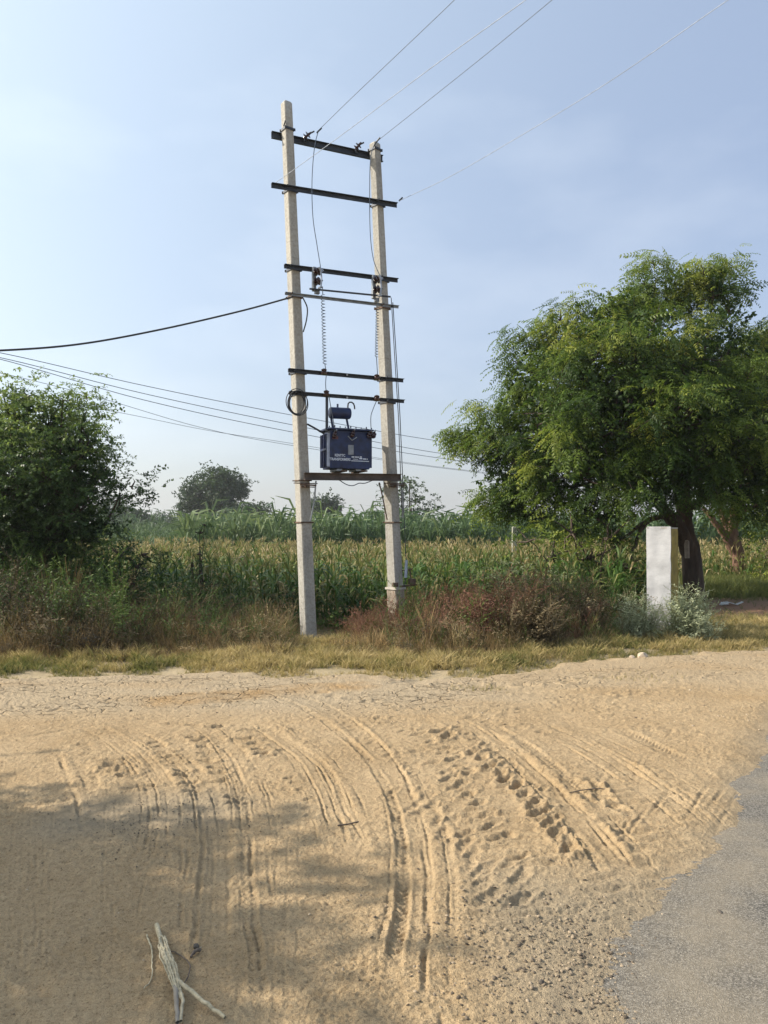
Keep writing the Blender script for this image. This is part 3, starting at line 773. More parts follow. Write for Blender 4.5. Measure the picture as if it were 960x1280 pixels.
def pole(bx, by, tx, ty, s0, s1, yaw, label=None, rough_from=None):
    a, c_ = F(bx, by), F(tx, ty); a = Vector((a.x, a.y, -0.25)) if True else a
    k = 26; vs = []; fs = []
    rings = []
    for i_ in range(k + 1):
        t_ = i_ / k; ctr_ = a.lerp(c_, t_); s = s0 + (s1 - s0) * t_; ch = 0.08 * s
        h = s / 2
        pts = [(-h + ch, -h), (h - ch, -h), (h, -h + ch), (h, h - ch), (h - ch, h), (-h + ch, h), (-h, h - ch), (-h, -h + ch)]
        ring = []
        for (u, w) in pts:
            j = 0.0025 * float(pn(u * 20 + t_ * 40, w * 20, 5))
            xx = u * math.cos(yaw) - w * math.sin(yaw); yy = u * math.sin(yaw) + w * math.cos(yaw)
            ring.append(Vector((ctr_.x + xx + j, ctr_.y + yy - j, ctr_.z)))
        rings.append(ring)
    b = B()
    for r_ in rings: b.v += r_
    for i_ in range(k):
        for j in range(8):
            A_, B_ = i_ * 8 + j, i_ * 8 + (j + 1) % 8
            b.f.append((A_, B_, B_ + 8, A_ + 8))
    top = rings[-1]; cc = sum(top, Vector()) / 8
    o = len(b.v)
    b.v += [cc.lerp(q, 0.72) + Vector((0, 0, 0.025)) for q in top]
    for j in range(8): b.f.append((k * 8 + j, k * 8 + (j + 1) % 8, o + (j + 1) % 8, o + j))
    b.f.append(tuple(o + j for j in range(8)))
    ob = fbuild(b, 'concrete_pole', M_CONC)
    if label: ob['label'] = label
    def at(py_, px_ctr):
        q = F(px_ctr, py_); t_ = (q.z + 0.25) / (c_.z + 0.25)
        return a.lerp(c_, t_), s0 + (s1 - s0) * t_
    return ob, at
YL, YR = math.radians(-38), math.radians(-52)
def face_yaw(y): return y
poleL, atL = pole(387, 800, 358, 130, 0.185, 0.125, math.radians(37))
poleR, atR = pole(498, 793, 468.5, 181, 0.185, 0.125, math.radians(47))
YL = math.radians(37); YR = math.radians(47)
# crumbling base sleeve on the right pole
def sleeve(at, yaw, z0, z1, grow, name, m_, parent, jag=0.0):
    b = B(); k = 12
    for i_ in range(k + 1):
        t_ = i_ / k; z_ = z0 + (z1 - z0) * t_
        c0, s = at(0, 0) if False else (None, None)
        ctr_, s = zline(at, z_); s += grow
        h = s / 2; ch = s * 0.10
        for (u, w) in [(-h + ch, -h), (0, -h), (h - ch, -h), (h, -h + ch), (h, 0), (h, h - ch), (h - ch, h), (0, h), (-h + ch, h), (-h, h - ch), (-h, 0), (-h, -h + ch)]:
            j = jag * float(pn(u * 30 + z_ * 9, w * 30 + z_ * 13, 7))
            f_ = 1 + j
            xx = (u * math.cos(yaw) - w * math.sin(yaw)) * f_; yy = (u * math.sin(yaw) + w * math.cos(yaw)) * f_
            b.v.append(Vector((ctr_.x + xx, ctr_.y + yy, z_)))
    for i_ in range(k):
        for j in range(12):
            A_, B_ = i_ * 12 + j, i_ * 12 + (j + 1) % 12
            b.f.append((A_, B_, B_ + 12, A_ + 12))
    b.f.append(tuple(k * 12 + j for j in range(12))); b.f.append(tuple(range(12))[::-1])
    return fbuild(b, name, m_, parent)
def zline(at, z_):
    # linear interpolation along the pole axis by height
    c0, s_0 = at(800, 490); c1, s_1 = at(300, 470)
    t_ = (z_ - c0.z) / (c1.z - c0.z)
    return c0.lerp(c1, t_), s_0 + (s_1 - s_0) * t_
zb = F(500, 735).z
sleeve(atR, YR, -0.1, zb, 0.018, 'worn_base', M_ROUGHC, poleR, 0.22)

def band(at, px, py, grow=0.016, hh=0.035, m_=M_RUST, tails=True):
    z_ = F(px, py).z; ctr_, s = zline(at, z_); yaw = YL if at is atL else YR
    b = B(); ax = (Vector((math.cos(yaw), math.sin(yaw), 0)), Vector((-math.sin(yaw), math.cos(yaw), 0)), ZZ)
    s += grow
    for sg in (-1, 1):
        b.box(ctr_ + ax[0] * sg * s / 2, (0.008, s + 0.03, hh), ax); b.box(ctr_ + ax[1] * sg * s / 2, (s + 0.03, 0.0085, hh * 0.98), ax)
    if tails:
        e_ = ctr_ - ax[0] * (s / 2 + 0.03) - ax[1] * (s / 2)
        b.tube([e_, e_ + WN * 0.14 - UX * 0.02], 0.009, 6)
    return b
def bar(p1, p2, hh, dd, channel=True):
    """steel angle/channel between two points"""
    b = B(); ax0 = (p2 - p1); L = ax0.length; ax0.normalize(); up = (ZZ - ax0 * ZZ.dot(ax0)).normalized(); w = ax0.cross(up)
    c0 = (p1 + p2) / 2; ax = (ax0, w, up)
    b.box(c0, (L, 0.008, hh), ax)
    b.box(c0 + up * (hh / 2 - 0.004) - w * (-dd / 2) * (1 if True else -1), (L * 0.9995, dd, 0.0078), ax)
    if channel: b.box(c0 - up * (hh / 2 - 0.004) + w * dd / 2, (L * 0.9995, dd, 0.0078), ax)
    k = int(L / 0.35)
    for i_ in range(1, k):
        q = p1.lerp(p2, i_ / k) - w * 0.006
        b.tube([q, q - w * 0.012], 0.012, 6)
    return b
ARMS = []
def arm(x0, y0, x1, y1, off, hh, dd, ch=True, m_=M_STEEL, clampL=None, clampR=None, lab=None):
    o_ = fbuild(bar(F(x0, y0, off), F(x1, y1, off), hh * .86, dd * .75, ch), 'crossarm', m_, smooth=False)
    for at, cl in ((atL, clampL), (atR, clampR)):
        if cl: fbuild(band(at, *cl), 'clamp', M_RUST if m_ is not M_STEEL else M_STEEL, o_, smooth=False)
    ARMS.append(o_)
    return o_
arm(339, 169, 478, 199, -0.10, 0.115, 0.05, clampL=(360, 163), clampR=(469, 188))
arm(339, 232, 496, 257, 0.14, 0.075, 0.06, False, clampL=(360, 240), clampR=(473, 258))
arm(355, 333, 497, 351, 0.14, 0.065, 0.06, False, clampL=(364, 338), clampR=(477, 352))
arm(356, 367, 498, 384, 0.145, 0.045, 0.045, False, M_GREY, clampL=(366, 372), clampR=(478, 386))
arm(360, 463, 504, 476, 0.145, 0.060, 0.06, False, clampL=(371, 467), clampR=(487, 476))
arm(361, 491, 505, 502, 0.145, 0.055, 0.06, False, clampL=(372, 494), clampR=(488, 504))
b = B(); b.tube([F(387, 361, 0.26), F(488, 371, 0.26)], 0.014, 8); b.tube([F(481, 370, 0.26), F(481, 370, 0.12)], 0.012, 6)
b.tube([F(390, 361, 0.26), F(390, 361, 0.12)], 0.012, 6); fbuild(b, 'operating_rod', M_STEEL)
# platform: two channels, front and back of the poles, with cross plates
M_BEAM = plain('weathered_brown_channel', (0.095, 0.075, 0.062), 0.8, 0.1, 0.4, 10)
for off in (0.15, -0.15):
    fbuild(bar(F(380, 595.5, off), F(501, 597, off), 0.105, 0.055), 'platform_beam', M_BEAM, smooth=False)
b = B()
for px in (424, 449): b.box(F(px, 589.8, 0.0), (0.09, 0.42, 0.02), FR)
fbuild(b, 'platform_crosspiece', M_RUST, smooth=False)
for at, px, c_ in ((atL, 385, M_RUST), (atR, 491, M_RUST)):
    z_ = F(px, 605).z; q, s = zline(at, z_); b = B()
    b.box(q + WN * 0.15, (0.34, 0.05, 0.012), FR); b.box(q + WN * 0.15 - ZZ * 0.03, (0.012, 0.05, 0.06), FR); b.box(q + WN * 0.12 + UX * 0.05 - ZZ * 0.05, (0.22, 0.04, 0.012), FR)
    b.tube([q + WN * 0.2 - UX * 0.1 - ZZ * 0.02, q + WN * 0.2 + UX * 0.14 - ZZ * 0.03], 0.012, 6)
    fbuild(b, 'seat_bracket', c_, smooth=False)
# bands and braces lower on the poles
fbuild(band(atL, 380, 653, hh=0.02), 'pole_band', M_RUST, smooth=False)
fbuild(band(atR, 496, 653, hh=0.02), 'pole_band', M_RUST, smooth=False)
fbuild(band(atL, 381, 601, hh=0.015, tails=False), 'pole_band', M_RUST, smooth=False)
M_BANDW = plain('pale_strap', (0.48, 0.44, 0.38), 0.8)
b = B(); b.box(zline(atR, zb)[0] - Vector((0, 0, 0.0)), (0.225, 0.225, 0.03), (Vector((math.cos(YR), math.sin(YR), 0)), Vector((-math.sin(YR), math.cos(YR), 0)), ZZ)); fbuild(b, 'pole_band', M_BANDW, smooth=False)
b = B(); b.tube([F(395, 601, 0.20), F(393, 625, 0.17), F(388, 651, 0.15)], 0.012, 6); fbuild(b, 'brace_strap', M_GREY)
b = B(); b.tube([F(474, 603, 0.16), F(478, 620, 0.16), F(484, 650, 0.13)], 0.010, 6); fbuild(b, 'brace_strap', M_RUST)
b = B(); b.tube([F(502, 612, 0.18), F(504, 630, 0.16), F(503, 648, 0.14)], 0.012, 6); fbuild(b, 'brace_strap', M_GREY)
# fittings by the right pole's foot
b = B(); b.box(F(494, 731, 0.14), (0.085, 0.05, 0.06), FR); fbuild(b, 'small_rusty_box', M_RUST, smooth=False, bevel=0.004)
b = B(); b.box(F(515, 727, 0.05), (0.085, 0.09, 0.085), FR); b.tube([F(503, 713, 0.1), F(516, 711, 0.05)], 0.01, 6); b.tube([F(500, 733, 0.1), F(521, 731, 0.05)], 0.014, 6); b.tube([F(512, 711, 0.06), F(514, 725, 0.05)], 0.01, 6)
fbuild(b, 'bracket_box', M_RUST, smooth=False)
b = B()
b.tube([F(491, 378, 0.16), F(495, 440, 0.17), F(500, 520, 0.18), F(503, 590, 0.19), F(505, 640, 0.15), F(507, 690, 0.13), F(509, 716, 0.12), F(505, 734, 0.12)], 0.0065, 6)
fbuild(b, 'down_cable', M_STEEL)
b = B(); b.tube([F(489, 372, 0.16), F(493, 440, 0.16), F(498, 520, 0.17), F(501, 600, 0.18), F(503, 648, 0.14)], 0.006, 6); fbuild(b, 'down_cable', M_CABLE)
b = B(); b.tube([F(508, 700, 0.14), F(507, 722, 0.15)], [0.02, 0.024], 8); fbuild(b, 'cable_sleeve', M_SLEEVE_LITFIN)
# insulators on the top arm
def insul(p0, d, n_, r, name, parent):
    b = B(); d = d.normalized(); pts = [p0 - d * 0.02]; rr = [0.012]
    for i_ in range(n_):
        q = p0 + d * (i_ * 0.045)
        pts += [q, q + d * 0.012, q + d * 0.02, q + d * 0.03]; rr += [0.018, r, r * 0.9, 0.02]
    pts.append(p0 + d * (n_ * 0.045 + 0.03)); rr.append(0.01)
    b.tube(pts, rr, 14); return fbuild(b, name, M_PORC, parent)
for (bx, by, ex, ey, off) in ((381, 172, 387, 167, -0.04), (445, 186, 449, 181, -0.04)):
    p0, p1 = F(bx, by, off), F(ex, ey, off + 0.05)
    ins = insul(p0, p1 - p0, 2, 0.055, 'strain_insulator', frame_o)
    b = B(); b.tube([p0 - ZZ * 0.06, p0, p1, F(ex + 6, ey - 3, off + 0.1)], [0.02, 0.015, 0.012, 0.012], 6); fbuild(b, 'hook', M_STEEL, ins)
# cut-out fuses
for (cx, cy) in ((396, 350), (470.5, 360)):
    b = B(); b.box(F(cx - 3.5, cy - 1, 0.20), (0.05, 0.06, 0.34), FR); b.box(F(cx + 0.2, cy + 15, 0.2), (0.07, 0.05, 0.06), FR)
    fu = fbuild(b, 'cutout_fuse', M_GREY, smooth=False, bevel=0.004)
    for dy in (-10, 2):
        insul(F(cx - 2, cy + dy, 0.25), WN * 0.8 + UX * 0.7, 2, 0.058, 'porcelain_disc', fu)
    b = B(); b.tube([F(cx + 5, cy - 13, 0.33), F(cx + 6, cy, 0.34), F(cx + 5, cy + 9, 0.33)], 0.012, 8); b.tube([F(cx + 3, cy - 16, 0.33), F(cx + 6, cy - 10, 0.33)], 0.02, 8)
    b.tube([F(cx + 8, cy - 12, 0.33), F(cx + 3, cy - 12, 0.28)], 0.014, 6); b.tube([F(cx + 6, cy + 9, 0.33), F(cx + 2, cy + 10, 0.28)], 0.014, 6)
    fbuild(b, 'fuse_tube', M_ALU, fu)
# pin insulators along the lower two arms
for (cx, cy) in ((405, 465), (471, 472), (408, 492), (471, 498)):
    b = B(); q = F(cx, cy + 1, 0.19); b.tube([q - ZZ * 0.03, q - ZZ * 0.025, q, q + ZZ * 0.02, q + ZZ * 0.045, q + ZZ * 0.06], [0.02, 0.05, 0.055, 0.035, 0.042, 0.02], 12)
    fbuild(b, 'pin_insulator', M_PORC)
b = B()
for (cx, cy) in ((434, 468.5), (434, 497)):
    b = B(); b.tube([F(cx, cy, 0.16), F(cx, cy, 0.20)], 0.016, 8); fbuild(b, 'arm_bolt', M_ALU)

# spring connectors and drop wires
def springwire(x0, y0, x1, y1, turns, r=0.026):
    b = B(); a_, c_ = F(x0, y0, 0.30), F(x1, y1, 0.22); n_ = turns * 9; pts = []
    for i_ in range(n_ + 1):
        t_ = i_ / n_; q = a_.lerp(c_, t_); an = 2 * math.pi * turns * t_
        pts.append(q + UX * r * math.cos(an) + WN * r * math.sin(an))
    b.tube(pts, 0.0055, 4); return fbuild(b, 'coiled_lead', M_WIRE)
springwire(403.5, 368, 406, 455, 22); springwire(472, 380, 470.5, 446, 19, 0.022)
def wire_b(pts, r=0.006, name='jumper_wire', m_=M_WIRE, k=6):
    sp = [Vector(q) for q in spline3(pts, k)]; b = B(); b.tube(sp, r, 5); return fbuild(b, name, m_)
def spline3(pts, k=6):
    p_ = [np.array(tuple(q)) for q in pts]; return spline(p_, k)
wire_b([F(398, 163, 0.15), F(393, 185, 0.22), F(390, 225, 0.27), F(391, 270, 0.27), F(396, 305, 0.28), F(401, 336, 0.32)])
wire_b([F(468, 180, 0.10), F(463, 200, 0.16), F(462, 250, 0.22), F(463, 295, 0.25), F(467, 325, 0.28), F(475, 345, 0.32)])
wire_b([F(403, 358, 0.33), F(403.5, 368, 0.30)]); wire_b([F(406, 455, 0.22), F(408, 466, 0.2)]); wire_b([F(470.5, 446, 0.22), F(472, 470, 0.2)])
wire_b([F(408, 466, 0.2), F(407, 480, 0.22), F(408, 492, 0.2)]); wire_b([F(475, 362, 0.33), F(474, 372, 0.30), F(472, 380, 0.30)])
wire_b([F(411, 494, 0.2), F(414, 512, 0.22), F(417, 528, 0.22), F(418, 541, 0.22)]); wire_b([F(472, 498, 0.2), F(466, 512, 0.2), F(463.5, 522, 0.22), F(464, 541, 0.22)])
wire_b([F(424, 600, 0.1), F(433, 605.5, 0.14), F(441, 607, 0.16), F(449, 604, 0.14), F(456, 604, 0.12), F(467, 600, 0.1)], 0.007)
wire_b([F(379, 373, 0.18), F(384, 385, 0.20), F(383, 400, 0.18), F(379, 415, 0.1)], 0.010, 'cable_tail', M_CABLE)
wire_b([F(384, 530, 0.1), F(395, 536, 0.15), F(405, 542, 0.12)], 0.014, 'feeder_pipe', M_CABLE)

# coiled spare cable hanging on the left pole
cc_ = F(371.5, 504, 0.20)
coil = B()
for q in range(6):
    rx_, rz_ = 0.115 + 0.006 * q + random.uniform(-.01, .01), 0.15 + 0.006 * q; ox, oz = random.uniform(-.018, .018), random.uniform(-.018, .018); pts = []
    for i_ in range(37):
        a_ = i_ / 36 * 2 * math.pi; pts.append(cc_ + UX * (ox + rx_ * math.cos(a_)) + ZZ * (oz + rz_ * math.sin(a_)) + WN * (0.008 * q + 0.01 * math.sin(a_ * 2 + q)))
    coil.tube(pts, 0.0065, 5, False)
o_ = coil.build('cable_coil', M_CABLE, origin=cc_ + ZZ * -0.17)
tag(o_, 'coil of spare black cable hung on the left pole beside the transformer', 'cable')

# transformer
tb = F(435, 589, 0.0)
tr = empty('transformer', tb, 'navy blue oil transformer with white lettering on the beam between the poles', 'transformer')
def tbuild(b, name, m_, parent=None, **k):
    b.v = [Vector(q) - tb for q in b.v]; return b.build(name, m_, parent or tr, **k)
tz0, tz1 = F(437, 586, 0.2).z, F(437, 538, 0.2).z
tyaw = math.radians(math.degrees(math.atan2(UX.y, UX.x)) - 1)
TX = Vector((math.cos(tyaw), math.sin(tyaw), 0)); TY = Vector((-math.sin(tyaw), math.cos(tyaw), 0)); TF = (TX, TY, ZZ)
fl, fr_ = F(413, 560, 0.2), F(462, 560, 0.2)
tw = (fr_ - fl).length; tdep = 0.34
tcn = (fl + fr_) / 2; tcn.z = (tz0 + tz1) / 2; tcn = tcn + TY * tdep / 2
b = B(); b.box(tcn, (tw, tdep, tz1 - tz0), TF); tank = tbuild(b, 'tank', M_BLUE, smooth=False, bevel=0.01)
b = B(); b.box(Vector((tcn.x, tcn.y, tz1 + 0.012)), (tw + 0.09, tdep + 0.09, 0.022), TF)
for i_ in range(9):
    q = Vector((tcn.x, tcn.y, tz1 + 0.03)) + TX * (tw / 2 + 0.02) * (i_ - 4) / 4
    b.tube([q - TY * (tdep / 2 + 0.02), q - TY * (tdep / 2 + 0.02) + ZZ * (0.018 + 0.012 * (i_ % 3 == 1))], 0.009, 6)
b.build if False else None
lid = tbuild(b, 'lid', M_BLUE, smooth=False)
b = B(); b.box(Vector((tcn.x, tcn.y, F(437, 562, 0.2).z)), (tw + 0.10, tdep * 0.75, 0.028), TF); tbuild(b, 'stiffener_band', M_BLUE, smooth=False)
# side fins on the left
for i_ in range(5):
    b = B(); q = tcn - TX * (tw / 2 + 0.022) + TY * ((i_ - 2) * 0.075)
    b.box(q + ZZ * -0.015, (0.045, 0.014, (tz1 - tz0) * 0.86), TF); tbuild(b, 'cooling_fin', M_SLEEVE_LITFIN if i_ == 0 else M_BLUE, smooth=False, bevel=0.003)  # front fin coloured pale to stand for the sunlit radiator side
for i_ in range(5):
    b = B(); q = tcn + TX * (tw / 2 + 0.02) + TY * ((i_ - 2) * 0.075)
    b.box(q + ZZ * -0.015, (0.04, 0.014, (tz1 - tz0) * 0.86), TF); tbuild(b, 'cooling_fin', M_BLUE, smooth=False, bevel=0.003)
# conservator
b = B(); c0, c1 = F(412.5, 516, 0.12), F(437, 517, 0.12); ax_c = (c1 - c0).normalized()
b.tube([c0 - ax_c * 0.004, c0, c0 + ax_c * 0.012, c1 - ax_c * 0.012, c1, c1 + ax_c * 0.004], [0.07, 0.078, 0.083, 0.083, 0.078, 0.07], 20)
cons = tbuild(b, 'conservator', M_BLUE)
b = B(); b.tube([F(422, 510, 0.12), F(422, 505, 0.12)], 0.014, 8); tbuild(b, 'filler_cap', M_BLUE, cons)
b = B(); b.tube([F(c, y_, 0.12) for c, y_ in ((435, 512), (434.8, 508), (435.2, 504.5), (437, 502.8), (439.5, 502.8), (441.8, 504.5), (443, 507.5), (443.4, 511.5))], 0.011, 8); tbuild(b, 'breather_pipe', M_CABLE, cons)
b = B(); b.tube([F(414, 523, 0.12), F(416.5, 538, 0.12)], 0.016, 8); tbuild(b, 'support_leg', M_BLUE, cons)
b = B(); b.tube([F(433, 522, 0.12), F(436, 538, 0.12)], 0.016, 8); tbuild(b, 'support_leg', M_BLUE, cons)
b = B(); b.box((F(408.5, 496, 0.15) + F(408.5, 539, 0.15)) / 2, (0.032, 0.032, (F(408.5, 496, 0.15) - F(408.5, 539, 0.15)).length), TF); tbuild(b, 'upright_post', M_STEEL, smooth=False)
# bushings on the front
M_BUSH_RED = plain('dull_red_porcelain', (0.09, 0.018, 0.02), 0.3)
for (cx, cy, m_, r_) in ((417.5, 542, M_PORC, 0.034), (440, 541, M_PORC, 0.034), (461, 542, M_PORC, 0.042), (465.5, 542.5, M_PORC, 0.045)):
    q = F(cx, cy + 4, 0.21); b = B(); d_ = WN * 0.75 + ZZ * 0.6
    b.tube([q, q + d_ * 0.02, q + d_ * 0.03, q + d_ * 0.045, q + d_ * 0.055, q + d_ * 0.075, q + d_ * 0.085, q + d_ * 0.12], [0.03, r_, r_, 0.022, r_ * .9, r_ * .9, 0.015, 0.012], 12)
    bs = tbuild(b, 'bushing', m_)
    b = B(); b.tube([q + d_ * 0.12, q + d_ * 0.15], 0.009, 6); tbuild(b, 'terminal', M_ALU, bs)
b = B(); b.box(F(419, 547, 0.206), (0.09, 0.006, 0.04), TF); tbuild(b, 'red_plate', M_BUSH_RED, smooth=False)
b = B(); a1, a2, a3 = F(435, 545, 0.24), F(440, 550.5, 0.25), F(446, 546.5, 0.24); b.tube([a1, a2, a3], 0.007, 5); tbuild(b, 'bent_strap', M_ALU)
b = B(); b.box(F(438.6, 562.3, 0.204), (0.083, 0.006, 0.14), TF); tbuild(b, 'nameplate', M_GREY, smooth=False)
for px in (424, 448):
    b = B(); b.box(F(px, 588, 0.17) + ZZ * 0.006 + TY * 0.14, (0.085, 0.30, 0.035), TF); tbuild(b, 'mounting_foot', M_GREY, smooth=False, bevel=0.004)
def text(s, px, py, h, sx_=1.0):
    cu = bpy.data.curves.new('lettering', 'FONT'); cu.body = s; cu.size = h; cu.align_x = 'CENTER'; cu.align_y = 'CENTER'; cu.extrude = 0.001; cu.offset = h * 0.02
    to = bpy.data.objects.new('t', cu); C.objects.link(to)
    dg = bpy.context.evaluated_depsgraph_get(); me = bpy.data.meshes.new_from_object(to.evaluated_get(dg)); bpy.data.objects.remove(to)
    o_ = obj('lettering', me, M_WHITE, tr); q = F(px, py, 0.2)
    # put it just proud of the tank's front face
    fpt = tcn - TY * (tdep / 2); dd_ = (q - fpt).dot(TY); q = q - TY * (dd_ + 0.003)
    mm = Matrix(((TX.x * sx_, 0, -TY.x), (TX.y * sx_, 0, -TY.y), (0, 1, 0))).to_4x4(); mm.translation = q - tb
    o_.matrix_local = mm
    return o_
text('KENYTC', 425, 569.3, 0.052, 0.8); text('TRANSFORMERS', 425.3, 574.2, 0.052, 0.82)
fpt = tcn - TY * (tdep / 2)
for (x0, x1, y_, bh_) in ((439, 461, 576.4, .010), (439.5, 442.8, 571.2, .016), (443.6, 448.6, 571.4, .014), (449.6, 452, 571.3, .016), (441, 447.6, 574, .007), (449, 452.6, 573.2, .018), (453.6, 457.2, 573.8, .015), (458, 459.4, 574, .012)):
    b = B(); a_, c_ = F(x0, y_, 0.2), F(x1, y_, 0.2)
    for q in (a_, c_): q -= TY * ((q - fpt).dot(TY) + 0.002)
    b.box((a_ + c_) / 2, ((c_ - a_).length, 0.003, bh_), TF); tbuild(b, 'painted_line', M_WHITE, smooth=False)
b = B(); q = F(438.3, 575, 0.2); q -= TY * ((q - fpt).dot(TY) + 0.002); b.box(q, (0.006, 0.004, 0.22), TF); tbuild(b, 'weld_seam', M_BLUE, smooth=False)

# ------------------------------------------------------------------ overhead wires
M_PALE = plain('very_pale_conductor', (0.33, 0.38, 0.46), 0.8)
M_THIN = plain('pale_thin_conductor', (0.11, 0.13, 0.16), 0.8, 0.0)
def overhead(name, pts, r, m_, label, sagk=12, cat='wire', group=None):
    b = B(); b.tube([Vector(q) for q in spline3(pts, sagk)], r, 5)
    mid = b.v[0]
    o_ = b.build(name, m_, origin=mid)
    return tag(o_, label, cat, group)
WD = Vector((0.55, -0.83, 0)).normalized()
def conductor(start, via_px, far_px, label, m_=None):
    """conductor leaving the frame towards the road; intermediate pixel points are put on the vertical plane through start along the line direction"""
    nrm = Vector((WD.y, -WD.x, 0)); o = Vector((0, 0, CAM_Z)); pts = [start]
    for q in via_px + far_px:
        d = P(q[0], q[1], 10.0) - o; t_ = (start - o).dot(nrm) / d.dot(nrm); pts.append(o + d * t_)
    e_ = pts[-1] + (pts[-1] - pts[-2]).normalized() * 4; e_.z = pts[-1].z - 0.2
    return overhead('overhead_wire', pts + [e_], 0.0038, m_ or M_THIN, label)
conductor(F(398, 163, 0.15), [(440, 122), (500, 65)], [(568, 0), (620, -52)], 'steepest bare conductor, rising from the left end of the top crossarm')
conductor(F(345, 228, 0.16), [(420, 174), (540, 84)], [(657, 0), (720, -46)], 'bare conductor rising from the left tip of the second crossarm', M_PALE)
conductor(F(472, 176, 0.10), [(530, 130), (610, 66)], [(690, 0), (740, -42)], 'bare conductor rising from the top of the right pole')
conductor(F(499, 251, 0.16), [(560, 222), (640, 176), (760, 103)], [(910, 0), (980, -46)], 'lowest bare conductor, rising from the right tip of the second crossarm', M_PALE)
for (x0, y0, x1, y1) in ((499, 251, 503, 247), (470, 178, 475, 172), (396, 166, 402, 160)):
    b = B(); b.tube([F(x0, y0, 0.14), F(x1, y1, 0.22)], 0.012, 6); fbuild(b, 'wire_grip', M_STEEL)
overhead('service_cable', [F(366, 371, 0.12), P(300, 389, 10.6), P(200, 412, 10.0), P(100, 430, 9.4), P(0, 438, 8.8), P(-120, 440, 8.0)], 0.013, M_CABLE, 'thick black service cable sagging from the left pole out of frame', cat='cable')
LN = 'line of the far wires crossing behind the poles'
def farline(pts, label, r=0.010):
    P3 = [P(a, b_, d) for a, b_, d in pts]
    return overhead('overhead_wire', P3, r, M_WIRE, label, cat='wire', group='low wires crossing behind the poles')
farline([(-140, 420, 17), (0, 441, 18.5), (180, 482, 21), (360, 518, 24), (560, 553, 29), (760, 578, 36), (1150, 606, 60)], 'topmost of the low wires crossing behind the left pole', 0.0095)
farline([(-140, 425, 17), (0, 447, 18.5), (180, 492, 21), (360, 530, 24), (560, 568, 29), (760, 590, 36), (1150, 612, 60)], 'second highest of the low wires crossing behind the left pole', 0.0095)
farline([(-140, 422, 17.2), (0, 449, 18.7), (180, 500, 21.2), (360, 539, 24.2), (560, 574, 29), (760, 594, 36), (1150, 615, 60)], 'third highest of the low wires crossing behind the left pole', 0.0095)
farline([(-140, 436, 18), (0, 466, 19.5), (120, 496, 21), (250, 534, 23), (360, 556, 25), (560, 586, 30), (760, 604, 37), (1150, 622, 60)], 'faint low wire crossing behind the tip of the left bush', 0.007)
farline([(-140, 470, 19.5), (0, 492, 20.5), (140, 514, 22), (260, 538, 24), (360, 553.5, 25.5), (560, 585, 30), (760, 602, 37), (1150, 620, 60)], 'lowest faint wire crossing behind the left bush', 0.0065)

# ------------------------------------------------------------------ white marker pillar
mk = G(823, 792); MD = mk[1]
mko = empty('marker_pillar', (mk[0], mk[1], 0), 'white plastered marker pillar with yellow side in front of the big tree', 'marker post')
m, n, l, p = mat('whitewashed_plaster')
x1 = noise(n, l, 2.6, 5, 0.6, scl=(1, 1, 1.6)); x2 = noise(n, l, 28, 4, 0.6)
r1 = ramp(n, [(0.30, (0.22, 0.22, 0.22)), (0.45, (0.38, 0.38, 0.385)), (0.70, (0.47, 0.47, 0.475))]); l.new(x1.outputs['Fac'], r1.inputs['Fac'])
l.new(r1.outputs['Color'], p.inputs['Base Color']); p.inputs['Roughness'].default_value = 0.8
b = bump(n, l, x1.outputs['Fac'], 0.35, 0.03, p); bump(n, l, x2.outputs['Fac'], 0.3, 0.006, p, b)
M_WASH = m
M_YELL = plain('ochre_yellow_paint', (0.24, 0.18, 0.035), 0.8, 0, 0.3, 8)
M_UNPAINT = plain('grey_render', (0.33, 0.31, 0.28), 0.9)
fn = Vector((-0.62, -0.785, 0)).normalized(); fu_ = Vector((-fn.y, fn.x, 0))   # along the front face (left to right)
pLt, pRt = P(808, 700, MD), P(838.5, 700, MD)
def on_front(px):
    o = Vector((0, 0, CAM_Z)); d = P(px, 660, 10) - o; q0 = Vector((pLt.x, pLt.y, 0)); t_ = (q0 - o).dot(fn) / d.dot(fn); return o + d * t_
fw = abs((on_front(837.5) - on_front(808)).dot(fu_)) if abs(fu_.x) > 0 else 0.4
if fu_.x < 0: fu_ = -fu_
tk = 0.38; top = P(820, 659, MD).z
import bmesh
def grid_face(c0, du, dv, nu, nv, name, m_, jag, seed, lean=0.0):
    V = []; 
    nrm = du.cross(dv).normalized()
    for j in range(nv + 1):
        for i_ in range(nu + 1):
            a_, b__ = i_ / nu, j / nv
            e_ = 1.0 if 0 < i_ < nu else 1.0
            q = c0 + du * a_ + dv * b__
            q = q + nrm * (jag * float(pn(a_ * 2.5 + seed, b__ * 6, seed)) ) * (1 if 0 < i_ < nu and 0 < j < nv else 0)
            ed = 0.012 * float(pn(q.z * 7, (0 if i_ == 0 else 1) + seed * 0 + 3, 14)) if i_ in (0, nu) else 0
            V.append(q + du.normalized() * ed)
    return V
